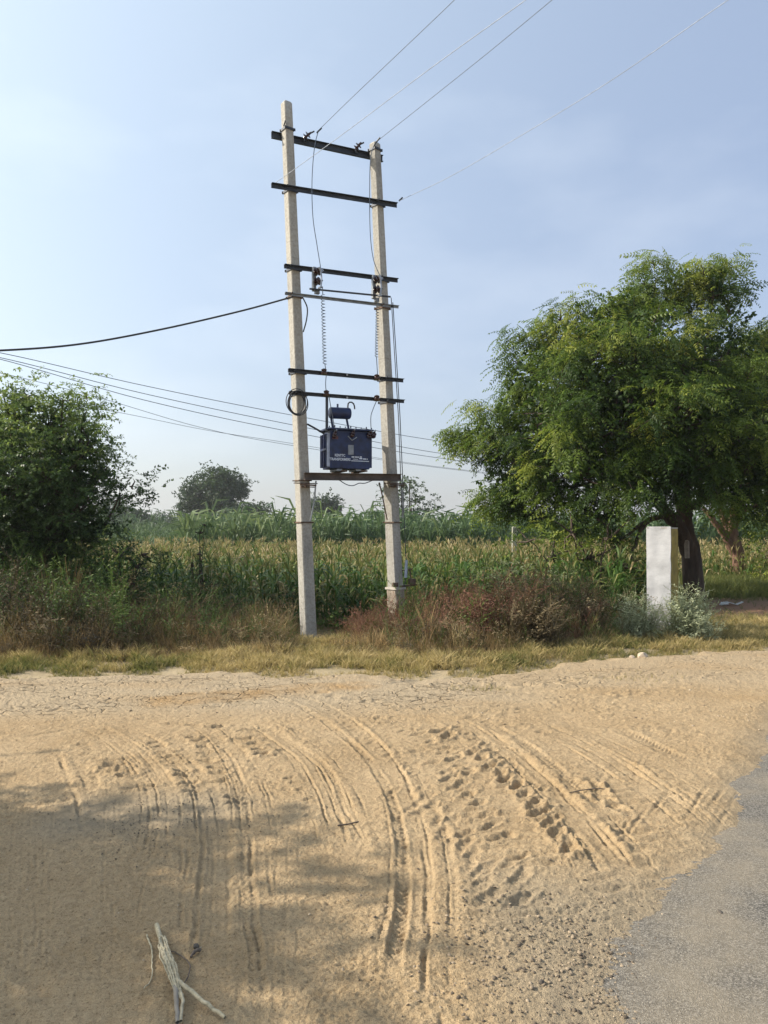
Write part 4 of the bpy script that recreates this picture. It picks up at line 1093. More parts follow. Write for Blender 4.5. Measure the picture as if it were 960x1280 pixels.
# closed box with displaced faces, split by material via three child meshes
b0 = Vector((pLt.x, pLt.y, -0.1)); H = top + 0.1
bk = -fn * tk
def shell(name, c0, du, dv, m_, jag, seed, nu=8, nv=22, topfn=None):
    V = grid_face(c0, du, dv, nu, nv, name, m_, jag, seed)
    me = bpy.data.meshes.new(name); F_ = []
    for j in range(nv):
        for i_ in range(nu):
            a_ = j * (nu + 1) + i_; F_.append((a_, a_ + 1, a_ + nu + 2, a_ + nu + 1))
    # give the coat its own thickness
    k = len(V); nrm = du.cross(dv).normalized(); V2 = [q - nrm * 0.02 for q in V]
    F2 = [tuple(k + q for q in f[::-1]) for f in F_]
    rim = []
    bd = [i_ for i_ in range(nu + 1)] + [j * (nu + 1) + nu for j in range(1, nv + 1)] + [nv * (nu + 1) + i_ for i_ in range(nu - 1, -1, -1)] + [j * (nu + 1) for j in range(nv - 1, 0, -1)]
    for q in range(len(bd)):
        a_, c_ = bd[q], bd[(q + 1) % len(bd)]; rim.append((a_, a_ + k, c_ + k, c_))
    me.from_pydata([tuple(q - mko.location) for q in V + V2], [], F_ + F2 + rim); me.update(); me.shade_smooth(); me.set_sharp_from_angle(angle=math.radians(40))
    return obj(name, me, m_, mko)
tl = ZZ * H
body = B(); body.box(b0 + fu_ * fw / 2 + bk * 0.5 + ZZ * (H / 2 - 0.012), (fw - 0.03, tk - 0.03, H - 0.03), (fu_, -fn, ZZ)); body.v = [q - mko.location for q in body.v]
body.build('masonry_core', M_UNPAINT, mko, smooth=False)
shell('front_face', b0 - fu_ * 0.0, fu_ * fw, tl + ZZ * 0.01 + fu_ * 0.012, M_WASH, 0.020, 3)
shell('side_face', b0 + fu_ * (fw - 0.001) + fn * -0.026, bk * 0.9 + fn * 0.0, tl - ZZ * 0.004, M_YELL, 0.014, 5)
shell('left_face', b0 + bk * 0.99, -bk * 0.98, tl - ZZ * 0.004, M_WASH, 0.012, 6)
shell('back_face', b0 + fu_ * fw + bk, -fu_ * fw, tl - ZZ * 0.004, M_YELL, 0.012, 7)
shell('top_cap', b0 + tl - ZZ * 0.004, fu_ * fw, bk * 0.99, M_UNPAINT, 0.01, 8, 8, 6)

# ------------------------------------------------------------------ far fence post
q = P(643, 700, 24); b = B()
pb = Vector((q.x, q.y, 0.0)); pt = P(643.5, 659, 24)
b.tube([pb - ZZ * 0.1, pb + ZZ * (pt.z * 0.5), Vector((pb.x, pb.y, pt.z)), Vector((pb.x, pb.y, pt.z + 0.02))], [0.11, 0.105, 0.09, 0.05], 4)
tag(b.build('concrete_post', M_POST, smooth=False, origin=pb), 'short pale concrete post standing in the crop left of the big tree', 'post')

# ------------------------------------------------------------------ vegetation templates
def strip(pts, w, nrm=(0, 0, 1)):
    """ribbon quads along pts with widths w (perp. to tangent and nrm)"""
    pts = np.asarray(pts, float); w = np.asarray(w, float); t_ = np.gradient(pts, axis=0); s = np.cross(t_, nrm); s /= np.linalg.norm(s, axis=1, keepdims=True) + 1e-9
    V = np.empty((len(pts) * 2, 3)); V[0::2] = pts - s * w[:, None] / 2; V[1::2] = pts + s * w[:, None] / 2
    Q = [(2 * i_, 2 * i_ + 1, 2 * i_ + 3, 2 * i_ + 2) for i_ in range(len(pts) - 1)]
    return V, Q
class Tmp:
    def __init__(s): s.V = np.zeros((0, 3)); s.Q = []; s.T = []
    def add(s, V, Q, t_=0.0):
        n_ = len(s.V); s.V = np.concatenate([s.V, V]) if n_ else np.asarray(V, float)
        s.Q += [tuple(n_ + a for a in q) for q in Q]; s.T += [t_] * len(V) if np.ndim(t_) == 0 else list(t_)
    def out(s): return s.V, np.array(s.Q), np.array(s.T)
def leafquad(base, d, L, w, up):
    """a pointed leaf as one kite quad, slightly folded"""
    base = np.asarray(base, float); d = np.asarray(d, float); d /= np.linalg.norm(d); s = np.cross(d, up); s /= np.linalg.norm(s) + 1e-9
    n_ = np.cross(s, d)
    return np.array([base, base + d * L * 0.45 + s * w / 2 + n_ * w * 0.15, base + d * L - n_ * L * 0.12, base + d * L * 0.45 - s * w / 2 + n_ * w * 0.15]), [(0, 1, 2, 3)]
def neem_spray(seed, pairs=7, L=0.36):
    r_ = np.random.default_rng(seed); T = Tmp()
    ts = np.linspace(0, 1, pairs); pts = np.stack([ts * L, 0 * ts + r_.normal(0, .006, pairs), -0.35 * L * ts ** 2], 1)
    V, Q = strip(pts[[0, pairs // 2, pairs - 1]], [0.006, 0.004, 0.002], (0, 1, 0.2)); T.add(V, Q, 0.1)
    for i_ in range(1, pairs):
        for sg in (-1, 1):
            d = (0.55, sg * 0.8, -0.35 + r_.normal(0, .15))
            V, Q = leafquad(pts[i_], d, 0.095 * (1.1 - 0.4 * ts[i_]) * r_.uniform(.85, 1.15), 0.026, (0, 0, 1)); T.add(V, Q, r_.normal(0, 0.04) + 0.04 * ts[i_])
    V, Q = leafquad(pts[-1], (1, 0, -0.6), 0.07, 0.024, (0, 0, 1)); T.add(V, Q, 0.1)
    return T.out()
def leafy_spray(seed, n_=11, L=0.30, lw=0.035, ll=0.065, drop=0.1):
    r_ = np.random.default_rng(seed); T = Tmp(); ts = np.linspace(0, 1, 4); pts = np.stack([ts * L, 0.03 * np.sin(ts * 3), -drop * L * ts ** 2], 1)
    V, Q = strip(pts, [0.006, 0.005, 0.003, 0.002], (0, 1, 0.2)); T.add(V, Q, -0.1)
    for i_ in range(n_):
        t_ = (i_ + 1) / n_; b_ = np.array([np.interp(t_, ts, pts[:, k]) for k in range(3)])
        a_ = r_.random() * 6.28; d = (0.5, math.cos(a_), math.sin(a_) * 0.7)
        V, Q = leafquad(b_, d, ll * r_.uniform(.7, 1.2), lw * r_.uniform(.8, 1.2), (0.1, 0.2, 1)); T.add(V, Q, r_.normal(0, 0.07))
    return T.out()
def weed(seed, branches=9, leaves=5, spread=0.32, lw=0.02, ll=0.05):
    """unit-height bushy weed"""
    r_ = np.random.default_rng(seed); T = Tmp()
    V, Q = strip([(0, 0, 0), (.02, .01, .5), (r_.normal(0, .05), r_.normal(0, .05), 1)], [0.014, 0.010, 0.004], (0, 1, 0)); T.add(V, Q, -0.1)
    for i_ in range(branches):
        z0 = 0.08 + 0.8 * i_ / branches; a_ = r_.random() * 6.28; L = spread * (1.1 - z0 * 0.6) * r_.uniform(.7, 1.3)
        d = np.array([math.cos(a_), math.sin(a_), r_.uniform(.5, 1.4)]); d /= np.linalg.norm(d); b_ = np.array([.02 * z0, .01, z0]); e_ = b_ + d * L
        V, Q = strip([b_, (b_ + e_) / 2 + (0, 0, -.01), e_], [0.007, 0.005, 0.003], (0.3, 0.8, 0.2)); T.add(V, Q, -0.05)
        for k in range(leaves):
            t_ = (k + 1) / leaves; q = b_ + (e_ - b_) * t_; a2 = r_.random() * 6.28
            V, Q = leafquad(q, (math.cos(a2), math.sin(a2), r_.uniform(-.3, .9)), ll * r_.uniform(.6, 1.3), lw, (0.2, 0.1, 1)); T.add(V, Q, r_.normal(0, .1) + 0.1 * (z0 - .4))
    return T.out()
def tuft(seed, blades=7, w=0.035, lean=0.5):
    """unit-height grass tuft"""
    r_ = np.random.default_rng(seed); T = Tmp()
    for i_ in range(blades):
        a_ = r_.random() * 6.28; ln = r_.uniform(.1, lean); h_ = r_.uniform(.55, 1.05); d = np.array([math.cos(a_), math.sin(a_), 0])
        o_ = d * r_.uniform(0, .12)
        pts = [o_, o_ + d * ln * .35 + (0, 0, h_ * .6), o_ + d * ln * 1.1 + (0, 0, h_)]
        V, Q = strip(pts, [w, w * .8, w * .15], (-math.sin(a_ + r_.normal(0, .6)), math.cos(a_), 0.2) if False else (math.cos(a_ + 1.2), math.sin(a_ + 1.2), 0)); T.add(V, Q, [(-.12), (-.12), 0, 0, .1, .1])
    return T.out()
def maize(seed, n_=9, full=True, tas=True, green=0.0):
    """crop plant about 1 m tall: stalk, arching leaves, tassel"""
    r_ = np.random.default_rng(seed); T = Tmp(); H_ = 0.92
    V, Q = strip([(0, 0, 0), (0.01, 0, .5), (0.0, .01, H_)], [0.028, 0.022, 0.012], (0, 1, 0)); T.add(V, Q, 0.1)
    V, Q = strip([(0, 0, 0), (0.01, 0, .5), (0.0, .01, H_)], [0.028, 0.022, 0.012], (1, 0, 0)); T.add(V, Q, 0.1)
    for i_ in range(n_):
        z0 = 0.12 + 0.72 * i_ / n_; a_ = (i_ % 2) * math.pi + r_.normal(0, .5) + seed; L = r_.uniform(.34, .55) * (1.15 - z0 * .55)
        d = np.array([math.cos(a_), math.sin(a_), 0]); rise = r_.uniform(.35, .8)
        pts = [np.array([0, 0, z0]), np.array([0, 0, z0]) + d * L * .3 + (0, 0, L * .45 * rise * 1.3), np.array([0, 0, z0]) + d * L * .7 + (0, 0, L * .5 * rise), np.array([0, 0, z0]) + d * L + (0, 0, L * (.5 * rise - r_.uniform(.15, .5)))]
        tt = 0.42 * (z0 - 0.25) - green + r_.normal(0, .13)
        if r_.random() < .2: tt += .35
        V, Q = strip(pts, [0.022, 0.05, 0.038, 0.006], (-math.sin(a_), math.cos(a_), 0.15) if False else (d[0] * .2, d[1] * .2, 1)); T.add(V, Q, tt)
    if tas:
        for i_ in range(6):
            a_ = r_.random() * 6.28; d = np.array([math.cos(a_) * .4, math.sin(a_) * .4, 1.0]); L = r_.uniform(.12, .22)
            if i_ == 0: d = np.array([0, 0, 1.0])
            b_ = np.array([0, .01, H_ - .03]); V, Q = strip([b_, b_ + d * L * .6, b_ + d * L + (d[0] * .05, d[1] * .05, -.02)], [0.008, 0.018, 0.006], (math.sin(a_), math.cos(a_), 0)); T.add(V, Q, 0.29 + r_.normal(0, .14))
    return T.out()
def cane(seed, n_=10):
    r_ = np.random.default_rng(seed); T = Tmp()
    V, Q = strip([(0, 0, 0), (0.02, 0, .5), (0, .02, .8)], [0.03, 0.025, 0.015], (0, 1, 0)); T.add(V, Q, 0.1)
    for i_ in range(n_):
        z0 = 0.15 + 0.65 * i_ / n_; a_ = r_.random() * 6.28; L = r_.uniform(.25, .42); d = np.array([math.cos(a_), math.sin(a_), 0]); b_ = np.array([0, 0, z0])
        V, Q = strip([b_, b_ + d * L * .35 + (0, 0, L * .8), b_ + d * L * .95 + (0, 0, L * r_.uniform(.5, 1.0))], [0.03, 0.04, 0.006], (d[1], -d[0], .3) if i_ % 2 else (0.2, .2, 1)); T.add(V, Q, r_.normal(0, .12) + .3 * (z0 - .4))
    return T.out()

NEEM = [neem_spray(i_) for i_ in range(4)]
LEAFY = [leafy_spray(i_ + 20) for i_ in range(4)]
LEAFB = [leafy_spray(i_ + 40, 9, 0.6, 0.16, 0.24) for i_ in range(3)]   # for far trees
WEED = [weed(i_) for i_ in range(5)]
WEEDS = [weed(i_ + 30, 12, 6, 0.36, 0.013, 0.045) for i_ in range(4)]
SILV = [weed(i_ + 80, 10, 8, 0.30, 0.024, 0.055) for i_ in range(4)]
TUFT = [tuft(i_) for i_ in range(5)]

def scatter(acc_, temps, pos, scl, tint, lean=0.12, jitter=0.0):
    pos = np.asarray(pos, float); k = len(pos); which = R.integers(0, len(temps), k)
    M_ = rot(R.random(k) * 6.283, R.normal(0, lean, k), R.normal(0, lean, k), scl)
    tint = np.broadcast_to(tint, (k,)) + R.normal(0, jitter, k) if jitter else np.broadcast_to(tint, (k,))
    for i_, (tv, tq, tt) in enumerate(temps):
        s = which == i_
        if s.any(): acc_.rep(tv, tq, pos[s], M_[s], tint[s], tt)

def crown(acc_, twig, blobs, temps, sub_per, sprays, sub_r, tint_fn, spray_scale=1.0, droop=0.25, twig_r=0.012, flat=0.9):
    """blobs: (x,y,z,r). sub-clusters on each blob, sprays in each sub-cluster."""
    for (x, y, z, r_) in blobs:
        ns = max(4, int(sub_per * r_ ** 2)); v = R.normal(0, 1, (ns, 3)); v /= np.linalg.norm(v, axis=1, keepdims=True)
        f_ = R.uniform(.5, 1.05, ns)[:, None]; sub = np.array([x, y, z]) + v * f_ * r_ * np.array([1, 1, flat])
        sub = sub[sub[:, 2] > min(0.25, z * 0.4)]
        ns = len(sub)
        if ns == 0: continue
        if twig is not None:
            for q in sub[:: max(1, ns // 14)]:
                c0 = np.array([x, y, z - r_ * .2]); mid = (c0 + q) / 2 + R.normal(0, .08 * r_, 3); twig.tube([c0, mid, q], [twig_r * 2.2, twig_r * 1.4, twig_r * .5], 4, 0.5)
        k = ns * sprays; base = np.repeat(sub, sprays, 0); tone = np.repeat(R.normal(0, .19, ns), sprays)
        off = R.normal(0, 1, (k, 3)) * sub_r * np.array([1, 1, .75]); pos = base + off
        out = off + (base - np.array([x, y, z])) * 0.5; yaw = np.arctan2(out[:, 1], out[:, 0]) + R.normal(0, .7, k)
        tilt = R.normal(droop, .35, k); M_ = rot(yaw, tilt, R.normal(0, .5, k), spray_scale * R.uniform(.7, 1.2, k)); tint = tint_fn(pos) + tone + R.normal(0, .05, k)
        which = R.integers(0, len(temps), k)
        for i_, (tv, tq, tt) in enumerate(temps):
            s = which == i_; acc_.rep(tv, tq, pos[s], M_[s], tint[s], tt)
def limb(acc_, pts, r0, r1, n_=7):
    sp = spline([np.array(tuple(q)) for q in pts], 5); k = len(sp); sp = sp + R.normal(0, 1, sp.shape) * 0.012; acc_.tube(sp, r0 + (r1 - r0) * np.linspace(0, 1, k) ** 0.8, n_)
def blobs_px(lst, D, spread=0.0):
    out = []
    for q in lst:
        px, py, r_ = q[:3]; dd = q[3] if len(q) > 3 else R.uniform(-spread, spread)
        p_ = P(px, py, D + dd); out.append((p_.x, p_.y, p_.z, r_ / 960 * D))
    return out

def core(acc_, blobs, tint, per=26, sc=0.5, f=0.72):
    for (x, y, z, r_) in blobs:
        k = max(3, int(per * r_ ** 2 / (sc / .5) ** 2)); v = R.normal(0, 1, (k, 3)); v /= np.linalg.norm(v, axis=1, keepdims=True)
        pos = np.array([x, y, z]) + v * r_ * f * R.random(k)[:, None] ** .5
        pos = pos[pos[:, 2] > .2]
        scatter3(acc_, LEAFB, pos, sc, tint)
def scatter3(acc_, temps, pos, sc, tint):
    k = len(pos)
    if k == 0: return
    M_ = rot(R.random(k) * 6.283, R.normal(0, .8, k), R.normal(0, .8, k), sc * R.uniform(.7, 1.2, k)); wh = R.integers(0, len(temps), k); t_ = tint + R.normal(0, .06, k)
    for i_ in range(len(temps)):
        s = wh == i_
        if s.any(): acc_.rep(temps[i_][0], temps[i_][1], pos[s], M_[s], t_[s], temps[i_][2])
# ------------------------------------------------------------------ big tree on the right
TD = 17.0
tbx = G(868, 752); 
ntree = empty('neem_tree', (tbx[0], tbx[1], 0), 'large spreading green tree behind the white marker pillar', 'tree')
TD = tbx[1]
def local(acc_, o_): 
    off = np.array(o_.location)
    acc_.V = [v_ - off for v_ in acc_.V]
px_bl = [(818, 352, 26, 0), (808, 378, 34, .4), (780, 398, 42, -.3), (850, 372, 44, .5), (893, 362, 38, 0), (912, 388, 34, .8), (745, 412, 46, 0), (700, 432, 46, .5), (672, 462, 40, -.3), (650, 490, 42, .4),
         (728, 460, 62, -1.0), (790, 440, 70, -1.2), (850, 440, 75, -.8), (905, 440, 62, 0), (940, 480, 62, .3), (700, 505, 70, -1.1), (770, 520, 80, -1.6), (840, 520, 80, -1.7), (905, 530, 75, -1.4),
         (640, 530, 48, .2), (612, 552, 30, 0), (590, 546, 16, .2), (575, 541, 9, .2), (650, 575, 52, -.6), (720, 580, 66, -1.5), (790, 590, 62, -1.8), (860, 580, 62, -1.6), (930, 580, 60, -1.0), (620, 608, 34, 0), (668, 615, 46, -.6),
         (735, 628, 48, -1.0), (975, 540, 70, 0), (985, 600, 60, -.6), (790, 500, 90, 1.4), (870, 480, 90, 1.6), (720, 540, 80, 1.3), (900, 560, 80, 1.5), (655, 640, 26, -.2), (615, 634, 12, 0), (760, 640, 30, -.8), (930, 625, 36, -1.0),
         (818, 328, 12, 0), (905, 338, 16, .3), (880, 340, 16, 0), (775, 372, 16, 0), (650, 425, 12, 0), (700, 398, 14, 0), (960, 440, 45, 1)]
bl = blobs_px(px_bl, TD)
leaf = Acc(); wood = Acc()
def tint_neem(pos):
    return 0.60 + 0.34 * pn(pos[:, 0] * .9, pos[:, 2] * .9 + pos[:, 1], 7) + 0.05 * (pos[:, 2] - 4) 
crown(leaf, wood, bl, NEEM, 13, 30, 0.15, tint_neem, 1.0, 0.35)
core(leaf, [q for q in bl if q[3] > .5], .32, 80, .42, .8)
base = np.array([tbx[0], tbx[1], -0.1])
def PP(px, py, d): return np.array(tuple(P(px, py, d)))
limb(wood, [base, PP(866, 700, TD), PP(856, 660, TD), PP(853, 610, TD), PP(850, 560, TD)], 0.24, 0.14, 10)
limb(wood, [base + [0.12, .1, 0], PP(868, 725, TD + .1), PP(862, 680, TD)], 0.2, 0.16, 9)
limb(wood, [PP(862, 690, TD), PP(845, 655, TD - .3), PP(828, 636, TD - .4), PP(815, 600, TD - .3)], 0.19, 0.10, 8)
limb(wood, [PP(835, 645, TD - .3), PP(808, 652, TD - .8), PP(798, 672, TD - 1.1), PP(790, 700, TD - 1.3), PP(797, 735, TD - 1.4)], 0.07, 0.02, 6)
limb(wood, [PP(812, 650, TD - .8), PP(775, 675, TD - 1.2), PP(760, 700, TD - 1.3)], 0.045, 0.012, 5)
limb(wood, [PP(853, 640, TD), PP(880, 622, TD + .2), PP(905, 600, TD + .2), PP(930, 560, TD + .4)], 0.11, 0.05, 7)
for (px, py, r_, dd) in px_bl[::2]:
    if r_ < 30: continue
    s0 = PP(852, random.uniform(560, 620), TD); e_ = PP(px, py, TD + dd); mid = (s0 + e_) / 2 + [0, 0, -0.25]
    limb(wood, [s0, mid, e_], 0.075, 0.018, 5)
local(leaf, ntree); local(wood, ntree)
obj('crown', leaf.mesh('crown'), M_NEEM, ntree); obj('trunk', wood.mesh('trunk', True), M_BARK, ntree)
# sunlit patch on the trunk, put in as a paler piece
b = B(); q = P(859, 689, TD - 0.27)
b.tube([Vector(q) + Vector((0, 0, -.15)), Vector(q) + Vector((-0.01, 0.0, .2)), Vector(q) + Vector((-0.06, .02, .36))], [0.05, 0.055, 0.04], 6); b.v = [v_ - ntree.location for v_ in b.v]
b.build('lit_patch', plain('lit_bark_patch', (0.25, 0.21, 0.17), 0.9), ntree)
# low understorey of the tree (left side, hanging to the weeds)
und = blobs_px([(690, 690, 30), (735, 690, 40), (775, 700, 34), (660, 672, 24), (715, 660, 34), (760, 668, 34), (790, 735, 30), (745, 725, 34)], TD - 1.8, .5)
leaf = Acc(); wood = Acc()
ub = empty('leafy_shrub', (und[1][0], und[1][1], 0), 'low yellowish green shrub under the left side of the big tree', 'shrub')
crown(leaf, wood, und, LEAFY, 26, 7, 0.16, lambda p_: 0.62 + 0.3 * pn(p_[:, 0] * 1.3, p_[:, 2] * 2, 4), 0.9, 0.1)
for i_ in range(7):
    q = und[i_]; limb(wood, [(und[1][0] + i_ * .12 - .3, und[1][1], -.05), ((und[1][0] + q[0]) / 2, q[1], q[2] * .5), q[:3]], 0.03, 0.008, 5)
local(leaf, ub); local(wood, ub); obj('crown', leaf.mesh('crown'), M_NEEM, ub); obj('stem', wood.mesh('stem'), M_BARK, ub)

# second tree with the sunlit reddish trunk
SD = 22.0; q = G(921, 722); SD = 23.0; sb = P(922, 705, SD); sb = np.array([sb.x, sb.y, -0.1])
st = empty('neem_tree', (sb[0], sb[1], 0), 'smaller tree with a forked reddish trunk, right of the big tree', 'tree')
leaf = Acc(); wood = Acc()
bl = blobs_px([(905, 585, 40), (950, 570, 60), (1000, 560, 70), (960, 620, 36), (1010, 610, 60), (930, 540, 50), (985, 500, 70), (960, 440, 50), (1030, 470, 70), (1020, 410, 50), (970, 425, 20), (890, 620, 24), (940, 618, 22), (915, 605, 30)], SD, 1.2)
crown(leaf, wood, bl, NEEM, 8, 12, 0.22, tint_neem, 1.25, 0.3)
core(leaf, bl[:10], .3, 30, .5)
limb(wood, [sb, PP(921, 690, SD), PP(914, 660, SD), PP(918, 635, SD), PP(938, 605, SD)], 0.24, 0.12, 9)
limb(wood, [PP(920, 695, SD), PP(905, 668, SD - .1), PP(893, 652, SD - .2), PP(880, 635, SD - .2)], 0.15, 0.06, 7)
limb(wood, [PP(916, 660, SD), PP(928, 640, SD), PP(950, 628, SD), PP(975, 600, SD)], 0.12, 0.06, 7)
limb(wood, [PP(912, 672, SD), PP(903, 645, SD), PP(900, 610, SD)], 0.10, 0.05, 7)
local(leaf, st); local(wood, st); obj('crown', leaf.mesh('crown'), M_NEEM, st); obj('trunk', wood.mesh('trunk', True), M_BARK2, st)
# bright green shrub at the right frame edge
leaf = Acc(); wood = Acc(); q = P(962, 700, 21)
rs = empty('leafy_shrub', (q.x, q.y, 0), 'bright green shrub at the right edge behind the trees', 'shrub')
crown(leaf, wood, blobs_px([(965, 690, 32), (985, 670, 40), (950, 715, 24), (990, 710, 40)], 21, .4), LEAFY, 16, 8, 0.2, lambda p_: 0.8 + 0 * p_[:, 0], 1.2)
limb(wood, [(q.x, q.y, -.05), (q.x + .1, q.y, .6), (q.x + .2, q.y, 1.2)], .04, .01, 5)
local(leaf, rs); local(wood, rs); obj('crown', leaf.mesh('crown'), M_NEEM, rs); obj('stem', wood.mesh('stem'), M_BARK, rs)

# ------------------------------------------------------------------ big bush on the left
LD = 12.6
leaf = Acc(); wood = Acc()
lb = empty('bushy_tree', (P(60, 700, LD).x, LD, 0), 'dense dark green bushy tree filling the left edge', 'tree')
bl = blobs_px([(20, 520, 36, 0), (60, 535, 44, .2), (105, 560, 44, 0), (122, 592, 33, .2), (150, 620, 22, 0), (165, 606, 11, 0), (60, 590, 70, -.5), (20, 600, 70, -.4), (98, 632, 46, -.4), (-30, 540, 60, 0), (-60, 600, 80, 0), (-20, 660, 80, -.2),
               (60, 660, 62, -.3), (112, 668, 36, -.1), (105, 520, 16, 0), (108, 495, 9, 0), (78, 500, 16, 0), (35, 492, 18, 0), (5, 490, 20, .3), (60, 560, 80, 1.2), (0, 620, 90, 1.2), (90, 620, 50, .9), (-90, 560, 60, 0), (40, 710, 50, 0), (-40, 720, 60, 0)], LD)
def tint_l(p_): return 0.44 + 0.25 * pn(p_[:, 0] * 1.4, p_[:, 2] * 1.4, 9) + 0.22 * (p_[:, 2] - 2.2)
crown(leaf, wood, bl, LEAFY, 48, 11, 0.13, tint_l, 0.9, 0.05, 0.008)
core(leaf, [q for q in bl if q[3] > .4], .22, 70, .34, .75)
lbase = np.array([lb.location.x, LD, -.1])
for q in bl[:19:2]:
    limb(wood, [lbase + R.normal(0, .12, 3) * [1, 1, 0], (lbase + np.array(q[:3])) / 2 + [0, 0, .1], q[:3]], 0.06, 0.012, 6)
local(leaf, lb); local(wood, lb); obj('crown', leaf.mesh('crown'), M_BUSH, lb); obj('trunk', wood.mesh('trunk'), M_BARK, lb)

def shrub(D, blobs, base_px, name, label, m_, temps, tint, sub=26, spr=7, sr=.12, sc=.8, cat='shrub', spread=.25, group=None, top_r=.008):
    leaf = Acc(); wood = Acc(); q = P(base_px, 700, D); o_ = empty(name, (q.x, D, 0), label, cat, group); bl = blobs_px(blobs, D, spread)
    crown(leaf, wood, bl, temps, sub, spr, sr, (lambda p_: tint + 0.25 * pn(p_[:, 0] * 2, p_[:, 2] * 2, 3)) if not callable(tint) else tint, sc, 0.0, top_r)
    for w_ in bl[:8]: limb(wood, [(q.x + R.normal(0, .04), D + R.normal(0, .04), -.03), ((q.x + w_[0]) / 2, (D + w_[1]) / 2, w_[2] * .5), w_[:3]], 0.018, 0.006, 5)
    local(leaf, o_); local(wood, o_); obj('foliage', leaf.mesh('foliage'), m_, o_); obj('stem', wood.mesh('stem'), M_BARK, o_)
    return o_
def tint_tip(p_): return 0.15 + 0.55 * np.clip((p_[:, 2] - 1.0) / .6, 0, 1)
shrub(12.0, [(150, 690, 26), (170, 705, 20), (140, 715, 26), (165, 725, 22), (178, 690, 14), (128, 690, 18)], 152, 'dark_shrub', 'dark round shrub with pale leaf tips at the right foot of the left bush', M_BUSH, LEAFY, tint_tip, 40, 8)
shrub(13.4, [(250, 690, 10), (252, 715, 15), (247, 740, 20), (262, 730, 16), (250, 665, 7), (240, 705, 12), (255, 655, 4)], 250, 'slender_sapling', 'thin sparse sapling standing in front of the crop left of the poles', M_BUSH, LEAFY, .3, 60, 3, .07, .6)
shrub(11.2, [(560, 770, 9), (570, 760, 7), (556, 760, 6)], 562, 'green_weed', 'small fresh green weed among the reddish weeds right of the poles', M_GREEN, LEAFY, .75, 300, 8, .05, .55, 'plant')
shrub(10.0, [(58, 805, 9), (68, 795, 8), (78, 802, 8), (66, 780, 5), (60, 815, 8)], 66, 'silvery_weed', 'small pale silvery weed in front of the dark thicket at the left', M_SILVER, LEAFY, .7, 260, 4, .05, .5, 'plant')

# silvery bushes by the marker: fine upright stems
def silver(D, cx, cy_top, wpx, label, n_=170, base_py=None, m_=None, tn=.62):
    acc_ = Acc(); q = G(cx, base_py) ; D = q[1]; w = wpx / 960 * D
    h_ = CAM_Z - (cy_top - 660) / 960 * D
    x = R.normal(0, .38, n_) * w; y = R.normal(0, .30, n_) * w; rr = np.hypot(x, y) / w
    hs = h_ * np.clip(1.05 - 0.75 * rr, .35, 1) * R.uniform(.35, 1.1, n_)
    pos = np.stack([q[0] + x * .45, D + y * .45, ground_z(q[0] + x, D + y) - .02], 1)
    tl_ = x / w * .9; M_ = rot(np.arctan2(y, x), np.clip(rr * .9, 0, .8), 0 * x, hs)
    which = R.integers(0, 4, n_)
    for i_ in range(4):
        s = which == i_; tv, tq, tt = SILV[i_]; acc_.rep(tv, tq, pos[s], M_[s], (tn + R.normal(0, .18, n_))[s], tt)
    o_ = obj('silvery_bush', None or acc_.mesh('silvery_bush'), m_ or M_SILVER); return tag(o_, label, 'bush', 'bushy weeds along the verge')
silver(0, 798, 728, 52, 'silvery green bush to the left of the white marker pillar', 170, 800)
silver(0, 862, 726, 62, 'silvery green bush to the right of the white marker pillar', 200, 803)
silver(0, 735, 735, 40, 'thin tan bushy weed in the verge left of the marker bushes', 80, 802, M_BROWN, .75)
silver(0, 672, 728, 44, 'tan bushy weed in the verge midway between poles and marker', 110, 812, M_BROWN, .58)

# ------------------------------------------------------------------ dry branch and twigs on the sand
def on_sand(px, py, h=0.0):
    g = G(px, py, 0.03); z_ = max(float(sand_z_at([g[0]], [g[1]])[0]), 0.0); return np.array([g[0], g[1], z_ + h])
br = on_sand(215, 1200); bo = empty('dry_stalk', tuple(br), 'bleached broken crop stalk lying on the shaded sand', 'branch')
def stalk(pts, r0, r1, name, m_, h0=0.012):
    a_ = Acc(); pt = [on_sand(x, y, h0 + h) for x, y, h in pts]; sp = spline(pt, 6); k = len(sp)
    a_.tube(sp + R.normal(0, .0012, sp.shape), r0 + (r1 - r0) * np.linspace(0, 1, k), 7); local(a_, bo); return obj(name, a_.mesh(name, True), m_, bo)
stalk([(196, 1167, .01), (202, 1195, .012), (207, 1222, .02), (214, 1243, .02)], .0095, .0075, 'main_stem', M_STRAWWOOD)
stalk([(214, 1240, .02), (232, 1252, .018), (255, 1267, .012), (282, 1284, .004)], .009, .0055, 'side_stem', M_STRAWWOOD)
for k in range(20):
    ox = random.uniform(-4, 4); oy = random.uniform(-4, 4); L = random.uniform(.5, 1)
    stalk([(202 + ox, 1192 + oy * 2, .016), (207 + ox * 1.6, 1215 + oy, .028), (212 + ox * 1.8 + 4 * L, 1236 + oy, .03), (216 + ox + 10 * L, 1256 + 8 * L, .012)], .0035, .0012, 'husk_strand', M_STRAWWOOD)
stalk([(219, 1250, .012), (220, 1265, .01), (222, 1290, .006)], .009, .007, 'lower_stem', plain('grey_husk', (0.24, 0.21, 0.17), .9))
stalk([(225, 1252, .012), (228, 1268, .01), (226, 1290, .006)], .007, .005, 'lower_stem', M_STRAWWOOD)
stalk([(208, 1193, .006), (224, 1201, .003), (236, 1212, .002), (237, 1225, .002), (229, 1240, .003)], .0025, .002, 'twig', M_STICK, .004)
stalk([(238, 1205, .002), (243, 1199, .006), (250, 1196, .004)], .004, .007, 'bent_leaf', M_STICK, .006)
stalk([(183, 1175, .002), (190, 1195, .004), (190, 1215, .002), (189, 1230, .001), (180, 1245, .001)], .0035, .002, 'twig', M_STRAWWOOD, .005)
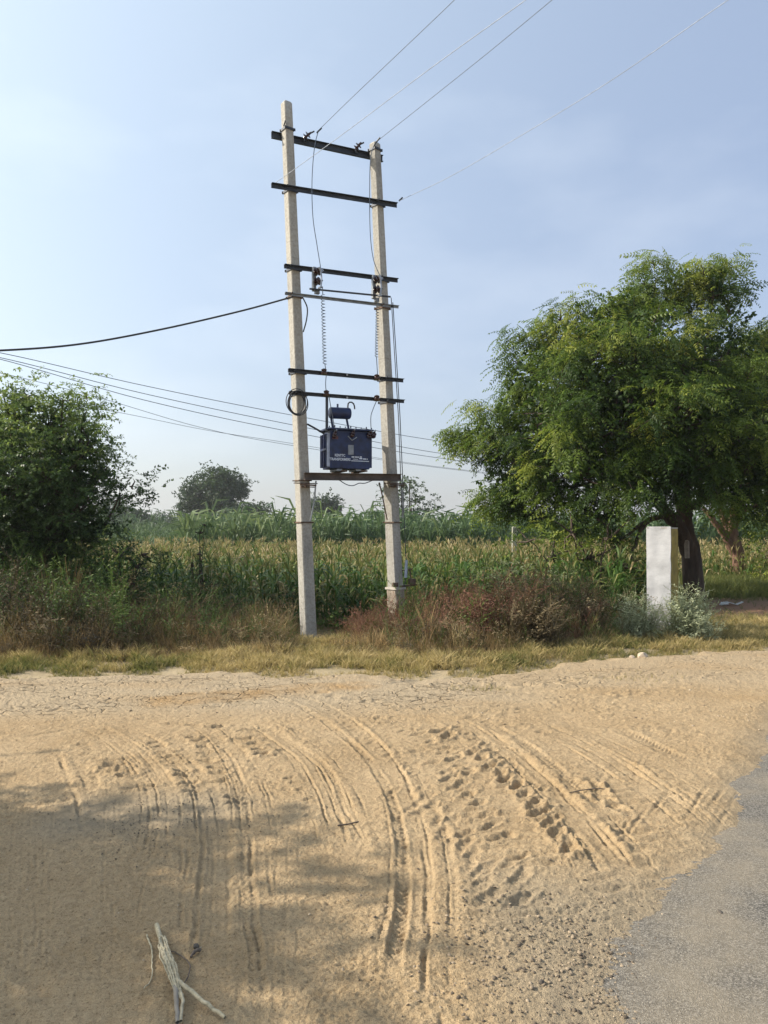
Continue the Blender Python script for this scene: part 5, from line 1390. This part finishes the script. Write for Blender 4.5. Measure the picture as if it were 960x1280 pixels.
def twig(px, label, r_=.003, m_=M_STICK):
    a_ = Acc(); pt = [on_sand(x, y, .006) for x, y in px]; a_.tube(spline(pt, 4), [r_] * ((len(pt) - 1) * 4 + 1), 5); o0 = a_.V[0][0].copy(); a_.V = [v_ - o0 for v_ in a_.V]
    o_ = obj('twig', a_.mesh('twig'), m_); o_.location = o0; return tag(o_, label, 'twig')
twig([(422, 1036), (435, 1034), (448, 1031)], 'short brown twig across the tyre ruts in the middle of the sand', .004)
twig([(712, 997), (730, 992), (752, 990), (768, 993)], 'thin bleached twig lying across the double rut at the right', .003)
twig([(905, 764), (925, 765), (940, 766)], 'pale stick on the bare soil right of the marker', .012, M_STRAWWOOD)

# crumpled litter on the red soil
q = G(912, 758)
b = B()
for i_ in range(7):
    c_ = Vector((q[0] + random.uniform(-.22, .3), q[1] + random.uniform(-.1, .1), .05 + random.uniform(0, .05)))
    a_ = random.random() * 3; b.box(c_, (random.uniform(.08, .2), random.uniform(.05, .12), .012), (Vector((math.cos(a_), math.sin(a_), .3)).normalized(), Vector((-math.sin(a_), math.cos(a_), .1)).normalized(), ZZ))
tag(b.build('litter', plain('pale_litter', (.55, .56, .55), .7), origin=(q[0], q[1], 0.0), smooth=False), 'crumpled pale litter on the red soil right of the marker', 'litter')

# ------------------------------------------------------------------ crop field, tall cane, far field
def rows_points(x0f, x1f, y0, y1, dy, dxf, jit):
    out = []
    y = y0
    while y < y1:
        x = np.arange(x0f(y), x1f(y), dxf(y)); out.append(np.stack([x + R.normal(0, jit, len(x)), np.full(len(x), y) + R.normal(0, jit, len(x))], 1)); y += dy(y)
    return np.concatenate(out)
CH = 1.02
pts = rows_points(lambda y: -0.62 * y, lambda y: 0.62 * y, 13.2, 34.5, lambda y: 0.42 + 0.010 * (y - 13), lambda y: 0.22 + 0.006 * (y - 13), 0.16)
ext = rows_points(lambda y: -2.2, lambda y: 1.2, 12.15, 13.2, lambda y: .36, lambda y: .22, .07)
epx = 480 + 960 * ext[:, 0] / ext[:, 1]; pts = np.concatenate([pts, ext[(epx > 340 + 60 * (13.2 - ext[:, 1]) - 20) & (epx < 490)]])
pxx = 480 + 960 * pts[:, 0] / pts[:, 1]
keep = ~((pxx > 820) & (pts[:, 1] < 21))
pts = pts[keep]
ripe = 0.14 + 0.14 * sstep(15, 22, pts[:, 1]) + R.normal(0, .10, len(pts)) + 0.18 * pn(pts[:, 0] * .5, pts[:, 1] * .5, 12)
hh = CH * (1 + 0.10 * pn(pts[:, 0] * .6, pts[:, 1] * .6, 13)) * R.uniform(.72, 1.15, len(pts))
near = pts[:, 1] < 19
MZ = [maize(i_) for i_ in range(6)]; MZf = [maize(i_ + 10, 6) for i_ in range(5)]
# nearest row plants between the poles are things of their own
fg = near & (pts[:, 1] < 14.1) & (pxx[keep] > 335) & (pxx[keep] < 640)
acc = Acc(); P3 = lambda s: np.stack([pts[s][:, 0], pts[s][:, 1], ground_z(pts[s][:, 0], pts[s][:, 1])], 1)
scatter(acc, MZ, P3(near & ~fg), hh[near & ~fg], ripe[near & ~fg], .17)
scatter(acc, MZf, P3(~near), hh[~near], ripe[~near] + .06, .16)
tag(obj('crop_field', acc.mesh('crop_field'), M_CROP), kind='stuff')
mz_me = []
for i_ in range(5):
    tv, tq, tt = maize(i_ + 50, 11, green=.12); me = quads_mesh('maize_plant', tv, tq, np.clip(tt + .18, 0, 1)); me.materials.append(M_CROP); mz_me.append(me)
for i_, q in enumerate(P3(fg)):
    o_ = bpy.data.objects.new('maize_plant', mz_me[i_ % 5]); C.objects.link(o_); o_.location = q; o_.rotation_euler = (R.normal(0, .06), R.normal(0, .06), R.random() * 6.28); s = hh[fg][i_] * 1.02; o_.scale = (s, s, s)
    tag(o_, 'green maize plant in the front row of the crop behind the poles', 'plant', 'maize plants in the front row of the crop')

pts = rows_points(lambda y: -0.255 * y, lambda y: 0.66 * y, 35, 43, lambda y: 1.1, lambda y: 0.30, 0.15)
CN = [cane(i_) for i_ in range(6)]; acc = Acc()
pc = 480 + 960 * pts[:, 0] / pts[:, 1]
tall = 2.08 + 0.25 * pn(pts[:, 0] * .5, pts[:, 1] * .3, 5) + 0.10 * (pts[:, 1] - 35) * .3
tall = tall * R.uniform(.85, 1.10, len(pts)) + (R.random(len(pts)) < .04) * .5
scatter(acc, CN, np.stack([pts[:, 0], pts[:, 1], 0 * pts[:, 0]], 1), tall, 0.42 + .25 * pn(pts[:, 0] * .3, pts[:, 1], 6) + .25 * (1 - sstep(380, 450, pc)), .06, .05)
tag(obj('cane_field', acc.mesh('cane_field'), M_CANE), kind='stuff')
# farther field on the left and distant hedge line
pts = rows_points(lambda y: -0.62 * y, lambda y: -0.235 * y, 35, 95, lambda y: 0.02 * y, lambda y: 0.012 * y, 0.2)
acc = Acc(); scatter(acc, MZf, np.stack([pts[:, 0], pts[:, 1], 0 * pts[:, 0]], 1), np.full(len(pts), 1.15) * R.uniform(.9, 1.2, len(pts)) * (1 + .012 * (pts[:, 1] - 35)), .22, .08, .05)
pts = rows_points(lambda y: -0.7 * y, lambda y: -0.2 * y, 96, 112, lambda y: 5, lambda y: 0.8, 0.3)
scatter(acc, CN, np.stack([pts[:, 0], pts[:, 1], 0 * pts[:, 0]], 1), np.full(len(pts), 3.0) * R.uniform(.6, 1.3, len(pts)), .25, .1)
tag(obj('far_field', acc.mesh('far_field'), M_CANE), kind='stuff')

# ------------------------------------------------------------------ far trees
def far_tree(D, blobs, trunk_px, label, tint=.45, sub=12, spr=8, sr=.5, sc=1.3, tr_=.35, temps=None, m_=None, spread=2.0):
    leaf = Acc(); wood = Acc(); q = P(trunk_px, 660, D); o_ = empty('distant_tree', (q.x, D, 0), label, 'tree', 'distant trees beyond the fields'); bl = blobs_px(blobs, D, spread)
    crown(leaf, None, bl, temps or LEAFB, sub, spr, sr, lambda p_: tint + 0.3 * pn(p_[:, 0] * .3, p_[:, 2] * .4, 4), sc, .1)
    t_ = sorted(bl, key=lambda w_: -w_[2])[0]
    limb(wood, [(q.x, D, -.3), (q.x * .5 + t_[0] * .5, D, t_[2] * .45), t_[:3]], tr_, tr_ * .3, 6)
    for w_ in bl[:7]: limb(wood, [(q.x, D, 1.6), ((q.x + w_[0]) / 2, w_[1], w_[2] * .6), w_[:3]], tr_ * .5, tr_ * .12, 5)
    local(leaf, o_); local(wood, o_); obj('crown', leaf.mesh('crown'), m_ or M_FAR, o_); obj('trunk', wood.mesh('trunk'), M_BARK, o_)
far_tree(110, [(268, 600, 18), (252, 610, 16), (288, 603, 16), (282, 620, 18), (262, 625, 18), (240, 622, 13), (236, 636, 10), (250, 640, 14), (292, 612, 13), (270, 640, 12), (300, 607, 7)], 268, 'tall rounded distant tree left of the poles', .35)
far_tree(105, [(308, 640, 13), (320, 638, 11), (328, 645, 8), (296, 645, 9), (285, 648, 8)], 308, 'low dark tree just right of the tall distant tree', .2)
far_tree(190, [(204, 652, 13), (193, 656, 9), (216, 657, 9), (205, 662, 14)], 205, 'small round tree far away between bush and tall tree', .35, 6, 7, .9, 1.9, .4)
far_tree(120, [(165, 650, 16), (150, 655, 18), (174, 660, 9), (140, 640, 16), (170, 640, 8)], 160, 'hazy tree showing beside the left bush', .3)
far_tree(130, [(400, 630, 11), (412, 628, 9), (420, 634, 7), (395, 638, 9), (408, 640, 10)], 405, 'dark distant tree peeking between the poles at the left', .2)
far_tree(70, [(515, 612, 13), (500, 622, 14), (530, 628, 12), (540, 636, 9), (488, 615, 9), (478, 625, 8), (515, 635, 14), (512, 602, 8), (498, 640, 12), (540, 645, 8)], 512, 'loose airy tree behind the right pole', .5, 10, 6, .3, .8, .16, spread=1.0)
far_tree(46, [(470, 640, 8), (482, 648, 9), (455, 650, 8)], 470, 'feathery young tree just left of the right pole', .6, 30, 7, .2, .6, .08, spread=.5, m_=M_CANE)
# ------------------------------------------------------------------ verge grass and thickets
def gpos(x, y): return np.stack([x, y, ground_z(x, y) - .01], 1)
N = 56000
x = R.uniform(-6.5, 7.2, N); y = verge_y(x) + R.random(N) ** 1.1 * 2.9 - .52 + .30 * pn(x * 1.1, x * 0, 5) + .2 * pn(x * 5, x * 0, 6)
den = fbm(x * 1.6, y * 3, 3, 5) + .5 * pn(x * .5, y, 6) > -.22 + .25 * (R.random(N) - .5)
x, y = x[den], y[den]; dpt = y - verge_y(x)
px_ = 480 + 960 * x / y
hgt = (0.030 + .075 * sstep(-.3, .6, dpt) * (1 + 1.2 * pn(x * 2.5, y * 2.5, 19))) * R.uniform(.5, 1.4, len(x)); gt = .62 + .30 * pn(x * 1.0, y * 1.4, 7) + .30 * pn(x * 4, y * 6, 17) + .15 * R.normal(0, 1, len(x)) - .22 * (1 - sstep(-2.4, -1.9, x)) * (1 - sstep(.5, .9, dpt)) - .15 * np.exp(-((x - 2.2) / 1.3) ** 2) + .12 * np.exp(-((x + 1) / 1.6) ** 2)
acc = Acc(); s3 = np.stack([hgt * .9, hgt * .9, hgt], 1); which = R.integers(0, 5, len(x)); M_ = rot(R.random(len(x)) * 6.28, R.normal(0, .15, len(x)), R.normal(0, .15, len(x)), s3)
TG = [tuft(i_ + 60, 5, .07, .8) for i_ in range(5)]
gp = gpos(x, y)
for i_ in range(5):
    s = which == i_; acc.rep(TG[i_][0], TG[i_][1], gp[s], M_[s], gt[s], TG[i_][2])
# right-hand grassy ground under the trees
N = 16000; x = R.uniform(3.2, 13, N); y = R.uniform(10, 24, N); k = (y > verge_y(x) + .6) & ~((((x - 7.4) / 2.3) ** 2 + ((y - 15.2) / 1.5) ** 2 < 1) & (R.random(N) < .93)); x, y = x[k], y[k]
h_ = R.uniform(.06, .16, len(x)) * (1 + 1.8 * sstep(16.5, 18.5, y))
scatter(acc, TUFT, gpos(x, y), h_, .12 + .3 * (y < 14) + .12 * pn(x, y, 4), .2, .08)
tag(obj('verge_grass', acc.mesh('verge_grass'), M_GRASS), kind='stuff')

# grass tufts on the sand
acc = Acc()
for (px, py, k, r_) in ((598, 868, 60, .14), (800, 852, 60, .3), (640, 842, 30, .2)):
    g = G(px, py); x = R.normal(g[0], r_, k); y = R.normal(g[1], r_ * .5, k); scatter(acc, TUFT, np.stack([x, y, sand_z_at(x, y)], 1), R.uniform(.02, .05, k), .55, .3, .1)
tag(obj('grass_tufts', acc.mesh('grass_tufts'), M_GRASS), kind='stuff')

def thicket(name, m_, D, spread, lst, tint, sub, spr, sc, label=None, temps=None):
    acc_ = Acc(); bl_ = blobs_px(lst, D, spread)
    crown(acc_, acc_, bl_, temps or LEAFY, sub, spr, .10, lambda p_: tint + .35 * pn(p_[:, 0] * 1.6, p_[:, 2] * 2.5 + p_[:, 1], 4), sc, -.3, .005)
    return tag(obj(name, acc_.mesh(name), m_), kind='stuff')
def row(x0, x1, step, ty, jy, r0, r1):
    return [(x + random.uniform(-8, 8), (ty(x) if callable(ty) else ty) + random.uniform(-jy, jy), random.uniform(r0, r1)) for x in range(x0, x1, step)]
THN = [leafy_spray(i_ + 70, 9, .34, .014, .055, -.1) for i_ in range(4)]
thicket('brown_thicket', M_BROWN, 10.9, .35, row(-120, 305, 20, lambda x: 765 - 6 * math.cos(x * .03), 14, 16, 30) + row(-120, 300, 26, 797, 8, 14, 24) + [(292, 752, 16), (255, 748, 20), (150, 745, 24), (95, 745, 26)], .38, 90, 8, .62, temps=THN)
thicket('dark_green_thicket', M_GREEN, 11.8, .4, row(-100, 140, 18, 735, 18, 18, 28) + row(150, 300, 22, 752, 12, 14, 22), .30, 70, 8, .7)
thicket('reddish_thicket', M_RED, 11.3, .3, row(515, 640, 18, lambda x: 768 - 0.02 * (x - 515), 12, 12, 22) + row(440, 500, 18, 782, 6, 8, 14) + [(560, 745, 14), (590, 742, 16)], .38, 110, 8, .55, temps=THN)
thicket('dry_bramble', M_BROWN, 11.3, .4, row(630, 800, 18, lambda x: 752 + (x - 630) * .04, 18, 16, 28) + [(705, 735, 22), (735, 742, 22), (665, 740, 18), (690, 785, 16), (350, 755, 15), (338, 770, 18), (360, 775, 15)], .50, 90, 8, .6, temps=THN)
thicket('grey_green_weeds', M_SILVER, 12.2, .3, [(655, 722, 18), (680, 730, 20), (638, 735, 16), (620, 720, 12)], .12, 90, 8, .6)
thicket('low_green_weeds', M_GREEN, 11.9, .2, [(403, 779, 7), (414, 781, 7), (426, 780, 8), (440, 776, 8), (338, 775, 8)], .55, 160, 8, .5)
TOPX = [-200, 0, 60, 130, 180, 230, 290, 330, 350, 375, 400, 430, 470, 500, 540, 600, 640, 690, 740, 780, 830, 900]
TOPY = [700, 712, 700, 718, 735, 740, 752, 742, 748, 775, 788, 776, 756, 745, 735, 732, 712, 715, 722, 742, 790, 800]
def zone(fn, n_, y0=9.5, y1=13.0):
    """random plants; fn(px) gives probability; returns x, y, px, height limit"""
    x = R.uniform(-7.5, 5.5, n_); y = R.uniform(y0, y1, n_); px = 480 + 960 * x / y; k = (R.random(n_) < fn(px)) & (y > verge_y(x) + .45 + .5 * pn(x * .9, x * 0, 77))
    x, y, px = x[k], y[k], px[k]; top = np.interp(px, TOPX, TOPY) + 6 * pn(px * .03, y, 3)
    h_ = 1.6 - (top - 660) / 960 * y
    fr = np.clip((y - (verge_y(x) + .55)) / 1.1, .16, 1)
    return x, y, px, h_ * fr
def bumpf(a, b, s=20): return lambda px: sstep(a - s, a + s, px) * (1 - sstep(b - s, b + s, px))
def plant_zone(name, m_, temps, spec, lean=.18):
    acc_ = Acc()
    for (fn, n_, hs, tint, wid, y0, y1) in spec:
        x, y, px, h_ = zone(fn, n_, y0, y1)
        kp = ~((px > 366) & (px < 404) & (y < 11.1) & (h_ > .12)); x, y, px, h_ = x[kp], y[kp], px[kp], h_[kp]; k = len(x)
        nc_ = max(4, k // 26); ci = R.integers(0, k, nc_); dx = x[:, None] - x[ci][None]; dy = y[:, None] - y[ci][None]; dd_ = np.hypot(dx, dy); b_ = dd_.argmin(1); ar = np.arange(k); ox, oy, od = dx[ar, b_], dy[ar, b_], dd_[ar, b_]
        chh = R.uniform(.78, 1.25, nc_)[b_]; ctn = R.normal(0, .17, nc_)[b_]; rr_ = np.clip(od / .38, 0, 1.2)
        hh_ = h_ * R.uniform(.6, 1.05, k) * hs * chh * (1.08 - .35 * rr_)
        s3_ = np.stack([hh_ * wid, hh_ * wid, hh_], 1)
        M__ = rot(np.arctan2(oy, ox), np.clip(.55 * rr_, 0, .7) + R.normal(0, lean, k), R.normal(0, lean, k), s3_)
        wh = R.integers(0, len(temps), k); tt_ = tint + ctn + .15 * pn(x * 1.7, y * 1.7, 9) + R.normal(0, .09, k); g3 = gpos(x, y)
        for i_ in range(len(temps)):
            s = wh == i_; acc_.rep(temps[i_][0], temps[i_][1], g3[s], M__[s], tt_[s], temps[i_][2])
    return tag(obj(name, acc_.mesh(name), m_), kind='stuff')
plant_zone('brown_weeds', M_BROWN, WEEDS, [
    (bumpf(-250, 305), 1500, 1.1, .30, 1.1, 9.5, 12.6),
    (bumpf(640, 800), 1000, 1.2, .45, 1.1, 9.9, 12.6),
    (bumpf(300, 400), 700, 1.05, .6, 1.1, 9.7, 12)])
plant_zone('reddish_weeds', M_RED, WEEDS, [
    (bumpf(435, 720), 2600, 1.05, .48, 1.1, 10.2, 12.4),
    (bumpf(120, 280), 450, 1.0, .3, 1.2, 10.0, 12.0),
    (bumpf(385, 500), 1500, 1.1, .4, 1.1, 11.0, 12.6)])
plant_zone('green_weeds', M_GREEN, WEED + WEEDS[:2], [
    (bumpf(-100, 150), 1900, 1.45, .55, .9, 10.0, 12.6),
    (bumpf(130, 330), 1900, 1.35, .52, .9, 10.0, 13.4),
    (bumpf(480, 800), 1900, 1.25, .5, .9, 10.2, 13.4),
    (bumpf(-100, 800), 900, .8, .5, .9, 9.4, 11),
    (bumpf(700, 900), 500, 1.2, .5, .9, 11.8, 13.8)])
plant_zone('low_dry_sprigs', M_BROWN, WEEDS + SILV[:1], [
    (lambda px: bumpf(-150, 900, 30)(px) * (1 - bumpf(365, 425, 8)(px)), 1300, .85, .55, 1.6, 8.7, 10.4)])
plant_zone('dry_straw_grass', M_STRAW, TUFT, [
    (bumpf(290, 520, 40), 9500, .62, .58, .55, 8.9, 12.4),
    (bumpf(300, 385), 2200, .95, .5, .45, 10.0, 12.0),
    (bumpf(500, 820, 30), 6500, .5, .5, .55, 8.9, 11.0),
    (bumpf(-200, 300, 30), 5500, .55, .38, .5, 8.9, 10.6),
    (bumpf(-200, 900, 30), 3000, .9, .35, .3, 10.4, 12.6)], .25)

# ------------------------------------------------------------------ roadside tree that throws the foreground shade
leaf = Acc(); wood = Acc(); rb = np.array([-8.6, 1.6, -.1])
rt = empty('roadside_tree', tuple(rb), 'leafy roadside tree standing left of the camera and shading the sand', 'tree')
bl = [(-7.95, 2.75, 4.2, .6), (-8.05, 2.1, 4.2, .65), (-8.35, 3.2, 3.9, .5), (-7.95, 1.5, 4.1, .6), (-8.0, 3.0, 3.7, 0.75), (-8.35, 2.0, 3.7, 0.95), (-8.5, 1.0, 3.7, 1.0), (-8.4, 3.3, 3.1, .9), (-8.9, 2.2, 3.1, 1.15), (-8.8, 1.2, 3.0, 1.2), (-8.2, 3.35, 2.3, .8), (-8.9, 2.4, 2.0, 1.1), (-9.7, 3.1, 2.6, 1.0),
      (-10.0, 2.0, 3.2, 1.3), (-9.6, .2, 3.2, 1.4), (-9.2, .0, 3.4, 1.1), (-10.8, 2.8, 2.0, 1.2), (-7.5, 3.35, 3.2, .45), (-8.3, 2.6, 3.4, .9), (-9.4, 3.4, 2.0, .8)]
bl = [(q[0] + .75, q[1] + .65, q[2], q[3]) for q in bl]
crown(leaf, wood, bl, LEAFB, 40, 9, .2, lambda p_: .45 + 0 * p_[:, 0], .42, .15)
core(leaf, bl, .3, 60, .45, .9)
limb(wood, [rb, (-8.5, 1.6, 1.5), (-8.2, 1.7, 3.0), (-7.9, 1.8, 4.2)], .2, .08, 8)
for q in bl: limb(wood, [(-8.4, 1.6, 1.8), ((q[0] - 8.4) / 2, (q[1] + 1.6) / 2, q[2] * .75), q[:3]], .07, .02, 5)
local(leaf, rt); local(wood, rt); obj('crown', leaf.mesh('crown'), M_BUSH, rt); obj('trunk', wood.mesh('trunk'), M_BARK, rt)

# ------------------------------------------------------------------ thin air haze over the fields
hb = B(); hb.box((0, 395, 9), (1000, 830, 22.5))
hm = bpy.data.materials.new('thin_haze'); hm.use_nodes = True
hn = hm.node_tree.nodes; hn.remove(hn['Principled BSDF'])
pv_ = hn.new('ShaderNodeVolumePrincipled'); pv_.inputs['Color'].default_value = (0.93, 0.96, 1.0, 1); pv_.inputs['Density'].default_value = 0.00045; pv_.inputs['Anisotropy'].default_value = 0.3
hm.node_tree.links.new(pv_.outputs['Volume'], hn['Material Output'].inputs['Volume'])
tag(hb.build('haze', hm, smooth=False), kind='stuff')
